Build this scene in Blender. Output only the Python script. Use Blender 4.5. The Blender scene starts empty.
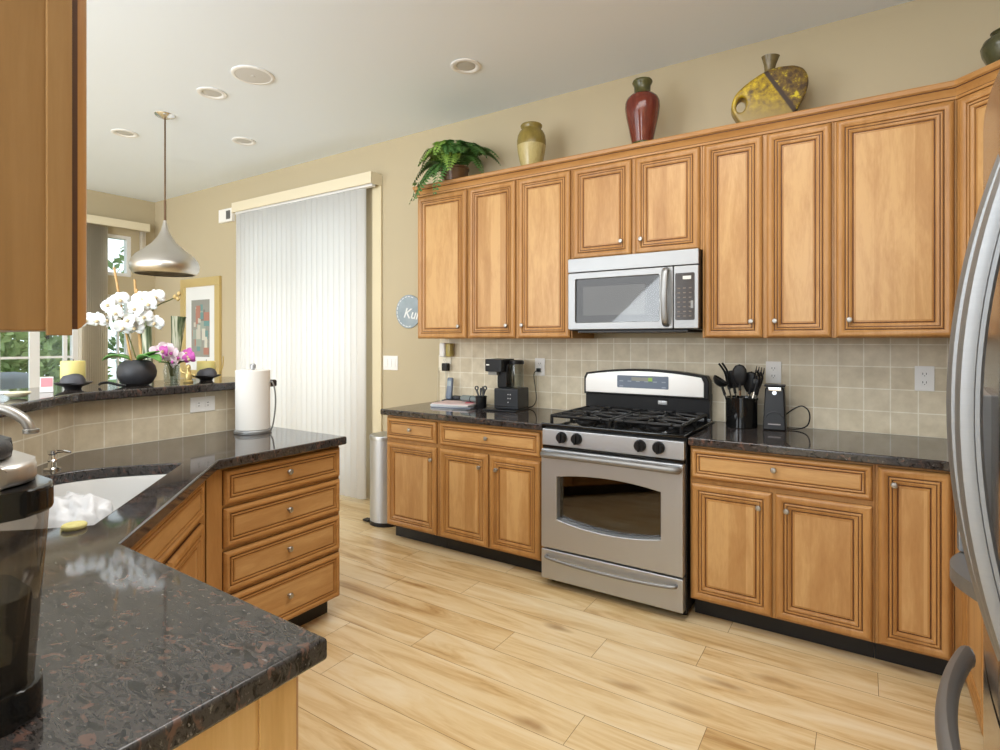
import bpy, bmesh, math, random
from mathutils import Vector, Matrix
random.seed(7)
D = bpy.data
SC = bpy.context.scene
COL = SC.collection
PI = math.pi
R = math.radians

# ------------------------------------------------------------------ camera, world, light, exposure
cam = D.objects.new('camera', D.cameras.new('camera'))
COL.objects.link(cam)
cam.location = (0, 0, 1.375)
cam.rotation_euler = (R(90), 0, R(33))
cam.data.sensor_width = 36
cam.data.lens = 560 / 1000 * 36
cam.data.shift_y = -0.035
cam.data.clip_start = 0.02
SC.camera = cam

world = D.worlds.new('daylight')
SC.world = world
world.use_nodes = True
wb = world.node_tree.nodes['Background']
wb.inputs['Color'].default_value = (0.86, 0.93, 1.0, 1)
wb.inputs['Strength'].default_value = 1.9

def area(name, loc, target, sx, sy, power, col):
    l = D.lights.new(name, 'AREA')
    l.shape = 'RECTANGLE'; l.size = sx; l.size_y = sy
    l.energy = power; l.color = col
    o = D.objects.new(name, l); COL.objects.link(o)
    o.location = loc
    d = Vector(target) - Vector(loc)
    o.rotation_euler = d.to_track_quat('-Z', 'Y').to_euler()
    return o
area('family_room_daylight', (-4.0, -3.9, 1.7), (-1.7, 3.4, 1.3), 5.6, 2.8, 135, (1.0, 0.985, 0.96))
area('ceiling_bounce', (-1.6, -1.9, 2.0), (-1.9, -1.2, 3.06), 3.2, 2.2, 185, (0.88, 0.95, 1.0))
area('aisle_fill_light', (-1.0, 1.25, 3.03), (-1.05, 1.30, 0), 2.4, 1.1, 52, (1.0, 0.985, 0.96))  # added soft fill above the aisle; no fixture hangs there
area('nook_window_daylight', (-7.0, -1.4, 1.6), (-1.0, 2.0, 1.9), 3.2, 2.0, 25, (0.97, 0.985, 1.0))

vs = SC.view_settings
vs.view_transform = 'Standard'
vs.look = 'None'
vs.gamma = 1
vs.use_curve_mapping = False
vs.exposure = 0.0
SC.cycles.max_bounces = 10
SC.cycles.diffuse_bounces = 5

# ------------------------------------------------------------------ materials
def nodes(name):
    m = D.materials.new(name); m.use_nodes = True
    nt = m.node_tree
    return m, nt, nt.nodes['Principled BSDF']
def srgb(r, g, b):
    f = lambda c: c / 12.92 if c <= 0.04045 else ((c + 0.055) / 1.055) ** 2.4
    return (f(r / 255), f(g / 255), f(b / 255), 1)
def plain(name, col, rough=0.5, metal=0.0, spec=0.5, **kw):
    m, nt, b = nodes(name)
    b.inputs['Base Color'].default_value = col if len(col) == 4 else (*col, 1)
    b.inputs['Roughness'].default_value = rough
    b.inputs['Metallic'].default_value = metal
    b.inputs['Specular IOR Level'].default_value = spec
    for k, v in kw.items():
        b.inputs[k.replace('_', ' ')].default_value = v
    return m
def N(nt, typ, **kw):
    n = nt.nodes.new(typ)
    for k, v in kw.items():
        if k in n.inputs: n.inputs[k].default_value = v
        else: setattr(n, k, v)
    return n
def ramp(nt, stops):
    n = nt.nodes.new('ShaderNodeValToRGB')
    e = n.color_ramp.elements
    while len(e) < len(stops): e.new(0.5)
    for i, (p, c) in enumerate(stops):
        e[i].position = p; e[i].color = c if len(c) == 4 else (*c, 1)
    return n
def coords(nt, scale, rand=True):
    tc = N(nt, 'ShaderNodeTexCoord'); mp = N(nt, 'ShaderNodeMapping')
    mp.inputs['Scale'].default_value = scale
    nt.links.new(tc.outputs['Object'], mp.inputs['Vector'])
    if rand:
        oi = N(nt, 'ShaderNodeObjectInfo')
        mu = N(nt, 'ShaderNodeMath', operation='MULTIPLY'); mu.inputs[1].default_value = 37.0
        nt.links.new(oi.outputs['Random'], mu.inputs[0])
        cb = N(nt, 'ShaderNodeCombineXYZ')
        for i in range(3): nt.links.new(mu.outputs[0], cb.inputs[i])
        nt.links.new(cb.outputs[0], mp.inputs['Location'])
    return mp

def wood(name, scale, board_axis, c1, c2, c3, rough=0.34, stave=0.22):
    m, nt, b = nodes(name)
    L = nt.links.new
    mp = coords(nt, scale)
    n1 = N(nt, 'ShaderNodeTexNoise', Scale=3.0, Detail=6.0, Roughness=0.6, Distortion=0.6)
    L(mp.outputs[0], n1.inputs['Vector'])
    n2 = N(nt, 'ShaderNodeTexNoise', Scale=22.0, Detail=3.0, Roughness=0.6)
    L(mp.outputs[0], n2.inputs['Vector'])
    # glued-up staves: a stepped tone across the panel
    tc = N(nt, 'ShaderNodeTexCoord'); sp = N(nt, 'ShaderNodeSeparateXYZ'); L(tc.outputs['Object'], sp.inputs[0])
    oi = N(nt, 'ShaderNodeObjectInfo')
    sc = N(nt, 'ShaderNodeMath', operation='MULTIPLY_ADD'); sc.inputs[1].default_value = 13.0
    L(sp.outputs[board_axis], sc.inputs[0]); L(oi.outputs['Random'], sc.inputs[2])
    fl = N(nt, 'ShaderNodeMath', operation='FLOOR'); L(sc.outputs[0], fl.inputs[0])
    ad = N(nt, 'ShaderNodeMath', operation='MULTIPLY_ADD'); L(oi.outputs['Random'], ad.inputs[0]); ad.inputs[1].default_value = 91.0; L(fl.outputs[0], ad.inputs[2])
    wn = N(nt, 'ShaderNodeTexWhiteNoise', noise_dimensions='1D'); L(ad.outputs[0], wn.inputs['W'])
    s1 = N(nt, 'ShaderNodeMath', operation='MULTIPLY_ADD'); s1.inputs[1].default_value = 0.28
    L(n2.outputs['Fac'], s1.inputs[0]); L(n1.outputs['Fac'], s1.inputs[2])
    s2 = N(nt, 'ShaderNodeMath', operation='MULTIPLY_ADD'); s2.inputs[1].default_value = stave
    L(wn.outputs['Value'], s2.inputs[0]); L(s1.outputs[0], s2.inputs[2])
    rp = ramp(nt, [(0.45, c1), (0.73, c2), (0.98, c3)])
    L(s2.outputs[0], rp.inputs[0])
    L(rp.outputs[0], b.inputs['Base Color'])
    b.inputs['Roughness'].default_value = rough
    b.inputs['Specular IOR Level'].default_value = 0.4
    return m
W1, W2, W3 = (0.345, 0.158, 0.046, 1), (0.425, 0.208, 0.064, 1), (0.50, 0.262, 0.090, 1)
WOODV = wood('maple_vertical', (7, 7, 0.9), 0, W1, W2, W3)
WOODH = wood('maple_horizontal', (0.9, 7, 7), 2, W1, W2, W3)
P1, P2, P3 = (0.40, 0.198, 0.066, 1), (0.49, 0.268, 0.100, 1), (0.60, 0.36, 0.150, 1)
PANELV = wood('maple_panel_vertical', (5, 5, 0.9), 0, P1, P2, P3, stave=.34)
PANELH = wood('maple_panel_horizontal', (0.9, 5, 5), 2, P1, P2, P3)
GLAZE = plain('dark_glaze', (0.085, 0.030, 0.009), 0.5)
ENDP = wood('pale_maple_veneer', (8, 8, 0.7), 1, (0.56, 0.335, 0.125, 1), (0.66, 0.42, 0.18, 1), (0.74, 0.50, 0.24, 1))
ENDSHADE = wood('shaded_maple_veneer', (8, 8, 0.7), 1, (0.25, 0.135, 0.050, 1), (0.30, 0.165, 0.063, 1), (0.34, 0.195, 0.08, 1))  # maple darkened to put shade into the upper left cabinet's end panel
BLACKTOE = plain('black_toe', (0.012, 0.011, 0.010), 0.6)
NICKEL = plain('brushed_nickel', (0.42, 0.40, 0.37), 0.40, 1.0)
CHROME = plain('chrome', (0.80, 0.80, 0.80), 0.12, 1.0)
BLACKP = plain('black_plastic', (0.010, 0.010, 0.011), 0.36, spec=.28)
BLACKG = plain('black_gloss', (0.008, 0.008, 0.008), 0.08)
DARKGREY = plain('dark_grey_plastic', (0.035, 0.037, 0.042), 0.45)
IRON = plain('cast_iron', (0.010, 0.010, 0.011), 0.45, spec=.3)
WHITE = plain('white_plastic', (0.87, 0.86, 0.84), 0.4)
IVORY = plain('ivory_plastic', (0.84, 0.79, 0.66), 0.4)
TAN = plain('tan_paint', srgb(191, 178, 150), 0.85, spec=0.2)
VAL = plain('cream_valance', srgb(226, 216, 190), 0.6)
CEILM = plain('ceiling_white', (0.81, 0.88, 0.97), 0.9, spec=0.1)
WTRIM = plain('white_trim', (0.82, 0.82, 0.82), 0.4)

def steel(name, col, rough, axis=(1, 1, 60), metal=1.0):
    m, nt, b = nodes(name)
    mp = coords(nt, axis)
    n = N(nt, 'ShaderNodeTexNoise', Scale=8.0, Detail=3.0)
    nt.links.new(mp.outputs[0], n.inputs['Vector'])
    mr = N(nt, 'ShaderNodeMapRange'); mr.inputs['To Min'].default_value = rough - 0.05; mr.inputs['To Max'].default_value = rough + 0.08
    nt.links.new(n.outputs['Fac'], mr.inputs['Value'])
    nt.links.new(mr.outputs[0], b.inputs['Roughness'])
    b.inputs['Base Color'].default_value = (*col, 1); b.inputs['Metallic'].default_value = metal
    return m
STEEL = steel('stainless_steel', (0.50, 0.515, 0.535), 0.42, metal=.85)
STEELM = steel('stainless_microwave', (0.36, 0.365, 0.37), 0.46)
STEELF = steel('stainless_fridge', (0.50, 0.49, 0.48), 0.22, (1, 1, 80))
STEELH = steel('satin_handle', (0.30, 0.30, 0.30), 0.52)

def granite(name, base, mid, spot, fleck, scale):
    m, nt, b = nodes(name)
    L = nt.links.new
    mp = coords(nt, (scale * .75, scale * 1.7, scale), False)
    nz = N(nt, 'ShaderNodeTexNoise', Scale=3.2, Detail=8.0, Roughness=0.72, Distortion=0.9); L(mp.outputs[0], nz.inputs['Vector'])
    r1 = ramp(nt, [(0.38, base), (0.49, mid), (0.53, mid), (0.60, base)]); L(nz.outputs['Fac'], r1.inputs[0])
    n2 = N(nt, 'ShaderNodeTexNoise', Scale=2.6, Detail=5.0, Roughness=0.55, Distortion=1.4)
    mp2 = coords(nt, (scale * 1.2, scale * 1.9, scale), False); mp2.inputs['Location'].default_value = (3.1, 7.7, 0); L(mp2.outputs[0], n2.inputs['Vector'])
    r2 = ramp(nt, [(0.585, (0, 0, 0)), (0.635, (1, 1, 1))]); L(n2.outputs['Fac'], r2.inputs[0])
    mx = N(nt, 'ShaderNodeMix', data_type='RGBA'); L(r2.outputs[0], mx.inputs[0]); L(r1.outputs[0], mx.inputs[6]); mx.inputs[7].default_value = spot
    n3 = N(nt, 'ShaderNodeTexNoise', Scale=11.0, Detail=4.0, Roughness=0.6, Distortion=0.4); L(mp.outputs[0], n3.inputs['Vector'])
    r3 = ramp(nt, [(0.63, (0, 0, 0)), (0.72, (1, 1, 1))]); L(n3.outputs['Fac'], r3.inputs[0])
    mx2 = N(nt, 'ShaderNodeMix', data_type='RGBA'); L(r3.outputs[0], mx2.inputs[0]); L(mx.outputs[2], mx2.inputs[6]); mx2.inputs[7].default_value = fleck
    L(mx2.outputs[2], b.inputs['Base Color'])
    b.inputs['Roughness'].default_value = 0.06
    b.inputs['Specular IOR Level'].default_value = 0.55
    return m
GRANITE = granite('tan_brown_granite', (0.011, 0.010, 0.010, 1), (0.054, 0.048, 0.046, 1), (0.115, 0.066, 0.052, 1), (0.19, 0.172, 0.160, 1), 9)

def tile(name, ax):
    m, nt, b = nodes(name)
    L = nt.links.new
    tc = N(nt, 'ShaderNodeTexCoord'); sp = N(nt, 'ShaderNodeSeparateXYZ'); L(tc.outputs['Object'], sp.inputs[0])
    cb = N(nt, 'ShaderNodeCombineXYZ'); L(sp.outputs[ax], cb.inputs[0]); L(sp.outputs[2], cb.inputs[1])
    br = N(nt, 'ShaderNodeTexBrick', offset=0.0, squash=1.0)
    br.inputs['Scale'].default_value = 1.0
    br.inputs['Brick Width'].default_value = 0.113; br.inputs['Row Height'].default_value = 0.113
    br.inputs['Mortar Size'].default_value = 0.0028; br.inputs['Mortar Smooth'].default_value = 0.2
    br.inputs['Bias'].default_value = 0.0
    br.inputs['Color1'].default_value = srgb(224, 213, 189); br.inputs['Color2'].default_value = srgb(214, 201, 174)
    br.inputs['Mortar'].default_value = srgb(244, 239, 224)
    L(cb.outputs[0], br.inputs['Vector'])
    nz = N(nt, 'ShaderNodeTexNoise', Scale=14.0, Detail=5.0, Roughness=0.6); L(tc.outputs['Object'], nz.inputs['Vector'])
    rp = ramp(nt, [(0.3, (0.80, 0.785, 0.75)), (0.7, (1.0, 1.0, 1.0))]); L(nz.outputs['Fac'], rp.inputs[0])
    mx = N(nt, 'ShaderNodeMix', data_type='RGBA', blend_type='MULTIPLY'); mx.inputs[0].default_value = 1.0
    L(br.outputs['Color'], mx.inputs[6]); L(rp.outputs[0], mx.inputs[7]); L(mx.outputs[2], b.inputs['Base Color'])
    bp = N(nt, 'ShaderNodeBump'); bp.inputs['Strength'].default_value = 0.25; bp.inputs['Distance'].default_value = 0.002
    iv = N(nt, 'ShaderNodeMath', operation='SUBTRACT'); iv.inputs[0].default_value = 1.0; L(br.outputs['Fac'], iv.inputs[1])
    L(iv.outputs[0], bp.inputs['Height']); L(bp.outputs[0], b.inputs['Normal'])
    b.inputs['Roughness'].default_value = 0.42
    return m
TILEX = tile('beige_tile', 0)

def floor_mat():
    m, nt, b = nodes('oak_plank')
    L = nt.links.new
    tc = N(nt, 'ShaderNodeTexCoord'); mp = N(nt, 'ShaderNodeMapping'); L(tc.outputs['Object'], mp.inputs['Vector'])
    mp.inputs['Location'].default_value = (0.0, 0.09, 0)
    br = N(nt, 'ShaderNodeTexBrick', offset=0.0, squash=1.0)
    br.inputs['Scale'].default_value = 1.0
    br.inputs['Brick Width'].default_value = 1.24; br.inputs['Row Height'].default_value = 0.18
    br.inputs['Mortar Size'].default_value = 0.0010; br.inputs['Mortar Smooth'].default_value = 0.1
    br.inputs['Bias'].default_value = 0.0
    br.inputs['Color1'].default_value = (0, 0, 0, 1); br.inputs['Color2'].default_value = (1, 1, 1, 1); br.inputs['Mortar'].default_value = (0.5, 0.5, 0.5, 1)
    s0 = N(nt, 'ShaderNodeSeparateXYZ'); L(mp.outputs[0], s0.inputs[0])
    rw = N(nt, 'ShaderNodeMath', operation='DIVIDE'); rw.inputs[1].default_value = 0.18; L(s0.outputs[1], rw.inputs[0])
    rf = N(nt, 'ShaderNodeMath', operation='FLOOR'); L(rw.outputs[0], rf.inputs[0])
    wn = N(nt, 'ShaderNodeTexWhiteNoise', noise_dimensions='1D'); L(rf.outputs[0], wn.inputs['W'])
    xs = N(nt, 'ShaderNodeMath', operation='MULTIPLY_ADD'); xs.inputs[1].default_value = 1.24; L(wn.outputs['Value'], xs.inputs[0]); L(s0.outputs[0], xs.inputs[2])
    cv = N(nt, 'ShaderNodeCombineXYZ'); L(xs.outputs[0], cv.inputs[0]); L(s0.outputs[1], cv.inputs[1])
    L(cv.outputs[0], br.inputs['Vector'])
    sp = N(nt, 'ShaderNodeSeparateXYZ'); L(cv.outputs[0], sp.inputs[0])
    off = N(nt, 'ShaderNodeMath', operation='MULTIPLY'); off.inputs[1].default_value = 23.0; L(br.outputs['Color'], off.inputs[0])
    sx = N(nt, 'ShaderNodeMath', operation='MULTIPLY_ADD'); sx.inputs[1].default_value = 1.0; L(sp.outputs[0], sx.inputs[0]); L(off.outputs[0], sx.inputs[2])
    sy = N(nt, 'ShaderNodeMath', operation='MULTIPLY'); sy.inputs[1].default_value = 8.0; L(sp.outputs[1], sy.inputs[0])
    cb = N(nt, 'ShaderNodeCombineXYZ'); L(sx.outputs[0], cb.inputs[0]); L(sy.outputs[0], cb.inputs[1]); L(off.outputs[0], cb.inputs[2])
    n1 = N(nt, 'ShaderNodeTexNoise', Scale=1.3, Detail=5.0, Roughness=0.62, Distortion=0.9); L(cb.outputs[0], n1.inputs['Vector'])
    n2 = N(nt, 'ShaderNodeTexNoise', Scale=9.0, Detail=4.0, Roughness=0.65, Distortion=0.5); L(cb.outputs[0], n2.inputs['Vector'])
    s1 = N(nt, 'ShaderNodeMath', operation='MULTIPLY_ADD'); s1.inputs[1].default_value = 0.12; L(n2.outputs['Fac'], s1.inputs[0]); L(n1.outputs['Fac'], s1.inputs[2])
    s2 = N(nt, 'ShaderNodeMath', operation='MULTIPLY_ADD'); s2.inputs[1].default_value = 0.09; L(br.outputs['Color'], s2.inputs[0]); L(s1.outputs[0], s2.inputs[2])
    rp = ramp(nt, [(0.36, srgb(172, 134, 84)), (0.49, srgb(206, 174, 124)), (0.62, srgb(222, 197, 152)), (0.82, srgb(231, 213, 179))]); L(s2.outputs[0], rp.inputs[0])
    # small knots
    vo = N(nt, 'ShaderNodeTexVoronoi', Scale=1.0)
    mk = N(nt, 'ShaderNodeMapping'); mk.inputs['Scale'].default_value = (1.7, 5.0, 1); L(mp.outputs[0], mk.inputs['Vector'])
    wob = N(nt, 'ShaderNodeTexNoise', Scale=6.0, Detail=3.0); L(mp.outputs[0], wob.inputs['Vector'])
    va = N(nt, 'ShaderNodeVectorMath', operation='MULTIPLY_ADD'); L(wob.outputs['Color'], va.inputs[0]); va.inputs[1].default_value = (0.25, 0.25, 0); L(mk.outputs[0], va.inputs[2])
    L(va.outputs[0], vo.inputs['Vector'])
    rk = ramp(nt, [(0.03, (1, 1, 1)), (0.17, (0, 0, 0))]); L(vo.outputs['Distance'], rk.inputs[0])
    kf = N(nt, 'ShaderNodeMath', operation='MULTIPLY'); kf.inputs[1].default_value = 0.65; L(rk.outputs[0], kf.inputs[0])
    mk1 = N(nt, 'ShaderNodeMix', data_type='RGBA'); L(kf.outputs[0], mk1.inputs[0]); L(rp.outputs[0], mk1.inputs[6]); mk1.inputs[7].default_value = srgb(140, 96, 46)
    mx = N(nt, 'ShaderNodeMix', data_type='RGBA'); L(br.outputs['Fac'], mx.inputs[0]); L(mk1.outputs[2], mx.inputs[6]); mx.inputs[7].default_value = srgb(120, 84, 46)
    L(mx.outputs[2], b.inputs['Base Color'])
    b.inputs['Roughness'].default_value = 0.33
    b.inputs['Specular IOR Level'].default_value = 0.4
    return m
FLOORM = floor_mat()

def thin_glass(name, tint=(1, 1, 1), refl=0.08):
    m = D.materials.new(name); m.use_nodes = True
    nt = m.node_tree; nt.nodes.clear()
    o = N(nt, 'ShaderNodeOutputMaterial'); t = N(nt, 'ShaderNodeBsdfTransparent'); g = N(nt, 'ShaderNodeBsdfGlossy'); mx = N(nt, 'ShaderNodeMixShader')
    t.inputs['Color'].default_value = (*tint, 1); g.inputs['Roughness'].default_value = 0.03
    lw = N(nt, 'ShaderNodeLayerWeight', Blend=0.5)
    pw = N(nt, 'ShaderNodeMath', operation='POWER'); pw.inputs[1].default_value = 4.0
    ma = N(nt, 'ShaderNodeMath', operation='MULTIPLY_ADD'); ma.inputs[1].default_value = 0.6; ma.inputs[2].default_value = refl * 0.5
    nt.links.new(lw.outputs['Facing'], pw.inputs[0]); nt.links.new(pw.outputs[0], ma.inputs[0])
    nt.links.new(ma.outputs[0], mx.inputs[0]); nt.links.new(t.outputs[0], mx.inputs[1]); nt.links.new(g.outputs[0], mx.inputs[2]); nt.links.new(mx.outputs[0], o.inputs[0])
    return m
GLASS = thin_glass('window_glass', (0.93, 0.96, 0.95))
CLEAR = thin_glass('clear_glass', (0.86, 0.88, 0.87))
SMOKE = thin_glass('smoked_plastic', (0.66, 0.62, 0.57))
OVENG = thin_glass('oven_glass', (0.55, 0.50, 0.45), .2)
MICROG = thin_glass('microwave_glass', (0.62, 0.62, 0.62))

def sheer(name, col, trans):
    m = D.materials.new(name); m.use_nodes = True
    nt = m.node_tree; nt.nodes.clear()
    o = N(nt, 'ShaderNodeOutputMaterial'); d = N(nt, 'ShaderNodeBsdfDiffuse'); t = N(nt, 'ShaderNodeBsdfTranslucent'); mx = N(nt, 'ShaderNodeMixShader')
    d.inputs['Color'].default_value = (*col, 1); t.inputs['Color'].default_value = (*col, 1); mx.inputs[0].default_value = trans
    nt.links.new(d.outputs[0], mx.inputs[1]); nt.links.new(t.outputs[0], mx.inputs[2]); nt.links.new(mx.outputs[0], o.inputs[0])
    return m
BLIND = sheer('white_vinyl_slats', (0.93, 0.925, 0.91), 0.45)
SHEER = sheer('beige_sheer_slats', (0.92, 0.88, 0.80), 0.6)

def mottled(name, stops, scale, rough=0.35, stretch=(1, 1, 1), bump=0.0):
    m, nt, b = nodes(name)
    mp = coords(nt, stretch)
    n = N(nt, 'ShaderNodeTexNoise', Scale=scale, Detail=6.0, Roughness=0.65); nt.links.new(mp.outputs[0], n.inputs['Vector'])
    rp = ramp(nt, stops); nt.links.new(n.outputs['Fac'], rp.inputs[0]); nt.links.new(rp.outputs[0], b.inputs['Base Color'])
    b.inputs['Roughness'].default_value = rough
    if bump:
        bp = N(nt, 'ShaderNodeBump'); bp.inputs['Strength'].default_value = bump; bp.inputs['Distance'].default_value = 0.01
        nt.links.new(n.outputs['Fac'], bp.inputs['Height']); nt.links.new(bp.outputs[0], b.inputs['Normal'])
    return m

# ------------------------------------------------------------------ mesh helpers
class MB:
    def __init__(s): s.bm = bmesh.new(); s.mi = 0
    def mat(s, i): s.mi = i; return s
    def face(s, vs, mi=None):
        try:
            f = s.bm.faces.new(vs); f.material_index = s.mi if mi is None else mi; return f
        except ValueError: return None
    def poly(s, pts): return s.face([s.bm.verts.new(p) for p in pts])
    def box(s, x0, x1, y0, y1, z0, z1, bev=0.0, seg=2, M=None):
        v = [s.bm.verts.new(p) for p in ((x0, y0, z0), (x1, y0, z0), (x1, y1, z0), (x0, y1, z0), (x0, y0, z1), (x1, y0, z1), (x1, y1, z1), (x0, y1, z1))]
        fs = [s.face([v[i] for i in q]) for q in ((0, 3, 2, 1), (4, 5, 6, 7), (0, 1, 5, 4), (1, 2, 6, 5), (2, 3, 7, 6), (3, 0, 4, 7))]
        vv = v
        if bev:
            es = {e for f in fs for e in f.edges}
            r = bmesh.ops.bevel(s.bm, geom=list(es), offset=bev, segments=seg, affect='EDGES', profile=0.5)
            vv = list({w for f in r['faces'] for w in f.verts} | {w for w in v if w.is_valid})
        if M is not None:
            for w in vv: w.co = M @ w.co
        return s
    def lathe(s, prof, c=(0, 0, 0), seg=32, M=None, cap=True, sx=1, sy=1):
        rings = []
        c = Vector(c)
        for r, z in prof:
            if r < 1e-6:
                p = Vector((0, 0, z)); p = (M @ p if M else p) + c
                rings.append([s.bm.verts.new(p)])
            else:
                rg = []
                for k in range(seg):
                    a = 2 * PI * k / seg
                    p = Vector((sx * r * math.cos(a), sy * r * math.sin(a), z)); p = (M @ p if M else p) + c
                    rg.append(s.bm.verts.new(p))
                rings.append(rg)
        for a, b in zip(rings, rings[1:]):
            for k in range(seg):
                k2 = (k + 1) % seg
                if len(a) == 1 and len(b) == 1: break
                if len(a) == 1: s.face([a[0], b[k2], b[k]])
                elif len(b) == 1: s.face([a[k], a[k2], b[0]])
                else: s.face([a[k], a[k2], b[k2], b[k]])
        if cap:
            if len(rings[0]) > 1: s.face(rings[0][::-1])
            if len(rings[-1]) > 1: s.face(rings[-1])
        return s
    def tube(s, pts, r, seg=10, flat=None):
        pts = [Vector(p) for p in pts]
        n = len(pts)
        rs = r if isinstance(r, (list, tuple)) else [r] * n
        up = Vector((0, 0, 1)); rings = []; prev = None
        for i, p in enumerate(pts):
            t = (pts[min(i + 1, n - 1)] - pts[max(i - 1, 0)]).normalized()
            if prev is None:
                a = up if abs(t.z) < 0.9 else Vector((1, 0, 0))
                u = t.cross(a).normalized()
            else:
                u = (prev - t * prev.dot(t)).normalized()
            prev = u; w = t.cross(u)
            fu, fw = flat if flat else (1, 1)
            rings.append([s.bm.verts.new(p + (u * math.cos(2 * PI * k / seg) * fu + w * math.sin(2 * PI * k / seg) * fw) * rs[i]) for k in range(seg)])
        for a, b in zip(rings, rings[1:]):
            for k in range(seg): s.face([a[k], a[(k + 1) % seg], b[(k + 1) % seg], b[k]])
        s.face(rings[0][::-1]); s.face(rings[-1])
        return s
    def grid(s, rows):
        vs = [[s.bm.verts.new(p) for p in r] for r in rows]
        for a, b in zip(vs, vs[1:]):
            for k in range(len(a) - 1): s.face([a[k], a[k + 1], b[k + 1], b[k]])
        return s
    def prism(s, pts, axis, a0, a1, bev=0):
        # pts: 2D outline; axis: the missing axis (0, 1 or 2)
        def mk(p, a):
            q = list(p); q.insert(axis, a); return s.bm.verts.new(q)
        A = [mk(p, a0) for p in pts]; B = [mk(p, a1) for p in pts]
        fs = [s.face(A[::-1]), s.face(B)]
        for i in range(len(pts)): fs.append(s.face([A[i], A[(i + 1) % len(pts)], B[(i + 1) % len(pts)], B[i]]))
        if bev: bmesh.ops.bevel(s.bm, geom=list({e for f in fs if f for e in f.edges}), offset=bev, segments=2, affect='EDGES', profile=0.5)
        return s
    def build(s, name, mats, parent=None, smooth=35, loc=None, rot=None):
        bmesh.ops.recalc_face_normals(s.bm, faces=s.bm.faces)
        me = D.meshes.new(name); s.bm.to_mesh(me); s.bm.free()
        for m in (mats if isinstance(mats, (list, tuple)) else [mats]): me.materials.append(m)
        if smooth:
            me.polygons.foreach_set('use_smooth', [True] * len(me.polygons))
            me.set_sharp_from_angle(angle=R(smooth))
        o = link(name, me, parent, loc, rot)
        if smooth and smooth <= 40:
            md = o.modifiers.new('normals', 'WEIGHTED_NORMAL'); md.keep_sharp = True
        return o
def link(name, me, parent=None, loc=None, rot=None):
    o = D.objects.new(name, me); COL.objects.link(o)
    if parent: o.parent = parent
    if loc: o.location = loc
    if rot: o.rotation_euler = rot
    return o
def tag(o, label, cat, group=None, kind=None):
    o['label'] = label; o['category'] = cat
    if group: o['group'] = group
    if kind: o['kind'] = kind
    return o
def struct(o, label=None):
    o['kind'] = 'structure'
    if label: o['label'] = label
    return o
def thing(name, label, cat, loc=(0, 0, 0), rotz=0, group=None):
    o = D.objects.new(name, None); COL.objects.link(o)
    o.empty_display_size = 0.05
    o.location = loc; o.rotation_euler = (0, 0, rotz)
    return tag(o, label, cat, group)
def kids(o): return [c for c in list(D.objects) if c.parent == o]
def dup(o, parent=None):
    c = o.copy(); COL.objects.link(c)
    if parent: c.parent = parent
    for k in kids(o): dup(k, c)
    return c
def plate(name, mats, outer, holes=(), z0=0.0, z1=0.04, bev=0.006, parent=None, M=None, res=3):
    """a slab with holes and an eased edge"""
    cu = D.curves.new(name, 'CURVE'); cu.dimensions = '2D'; cu.fill_mode = 'BOTH'
    for pl in [outer, *holes]:
        sp = cu.splines.new('POLY'); sp.points.add(len(pl) - 1)
        for i, p in enumerate(pl): sp.points[i].co = (p[0], p[1], 0, 1)
        sp.use_cyclic_u = True
    cu.extrude = (z1 - z0) / 2 - bev; cu.bevel_depth = bev; cu.bevel_resolution = res; cu.offset = -bev
    t = D.objects.new('tmp', cu); COL.objects.link(t)
    dg = bpy.context.evaluated_depsgraph_get(); dg.update()
    me = D.meshes.new_from_object(t.evaluated_get(dg)); me.name = name
    D.objects.remove(t); D.curves.remove(cu)
    me.transform(Matrix.Translation((0, 0, (z0 + z1) / 2)))
    if M is not None: me.transform(M)
    me.materials.clear()
    for m in (mats if isinstance(mats, (list, tuple)) else [mats]): me.materials.append(m)
    bm = bmesh.new(); bm.from_mesh(me); bmesh.ops.remove_doubles(bm, verts=bm.verts, dist=1e-5); bmesh.ops.recalc_face_normals(bm, faces=bm.faces); bm.to_mesh(me); bm.free()
    me.polygons.foreach_set('use_smooth', [True] * len(me.polygons)); me.set_sharp_from_angle(angle=R(35))
    o = link(name, me, parent)
    md = o.modifiers.new('normals', 'WEIGHTED_NORMAL'); md.keep_sharp = True; md.weight = 90
    return o
def rrect(x0, x1, y0, y1, r, n=6):
    out = []
    for cx, cy, a0 in ((x1 - r, y1 - r, 0), (x0 + r, y1 - r, 90), (x0 + r, y0 + r, 180), (x1 - r, y0 + r, 270)):
        for k in range(n + 1):
            a = R(a0 + 90 * k / n); out.append((cx + r * math.cos(a), cy + r * math.sin(a)))
    return out
def smoothpath(pts, n=8):
    """Catmull-Rom through points"""
    P = [Vector(p) for p in pts]; out = []
    for i in range(len(P) - 1):
        p0, p1, p2, p3 = P[max(i - 1, 0)], P[i], P[i + 1], P[min(i + 2, len(P) - 1)]
        for k in range(n):
            t = k / n
            out.append(0.5 * ((2 * p1) + (p2 - p0) * t + (2 * p0 - 5 * p1 + 4 * p2 - p3) * t * t + (3 * p1 - p0 - 3 * p2 + p3) * t ** 3))
    out.append(P[-1]); return out

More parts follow.
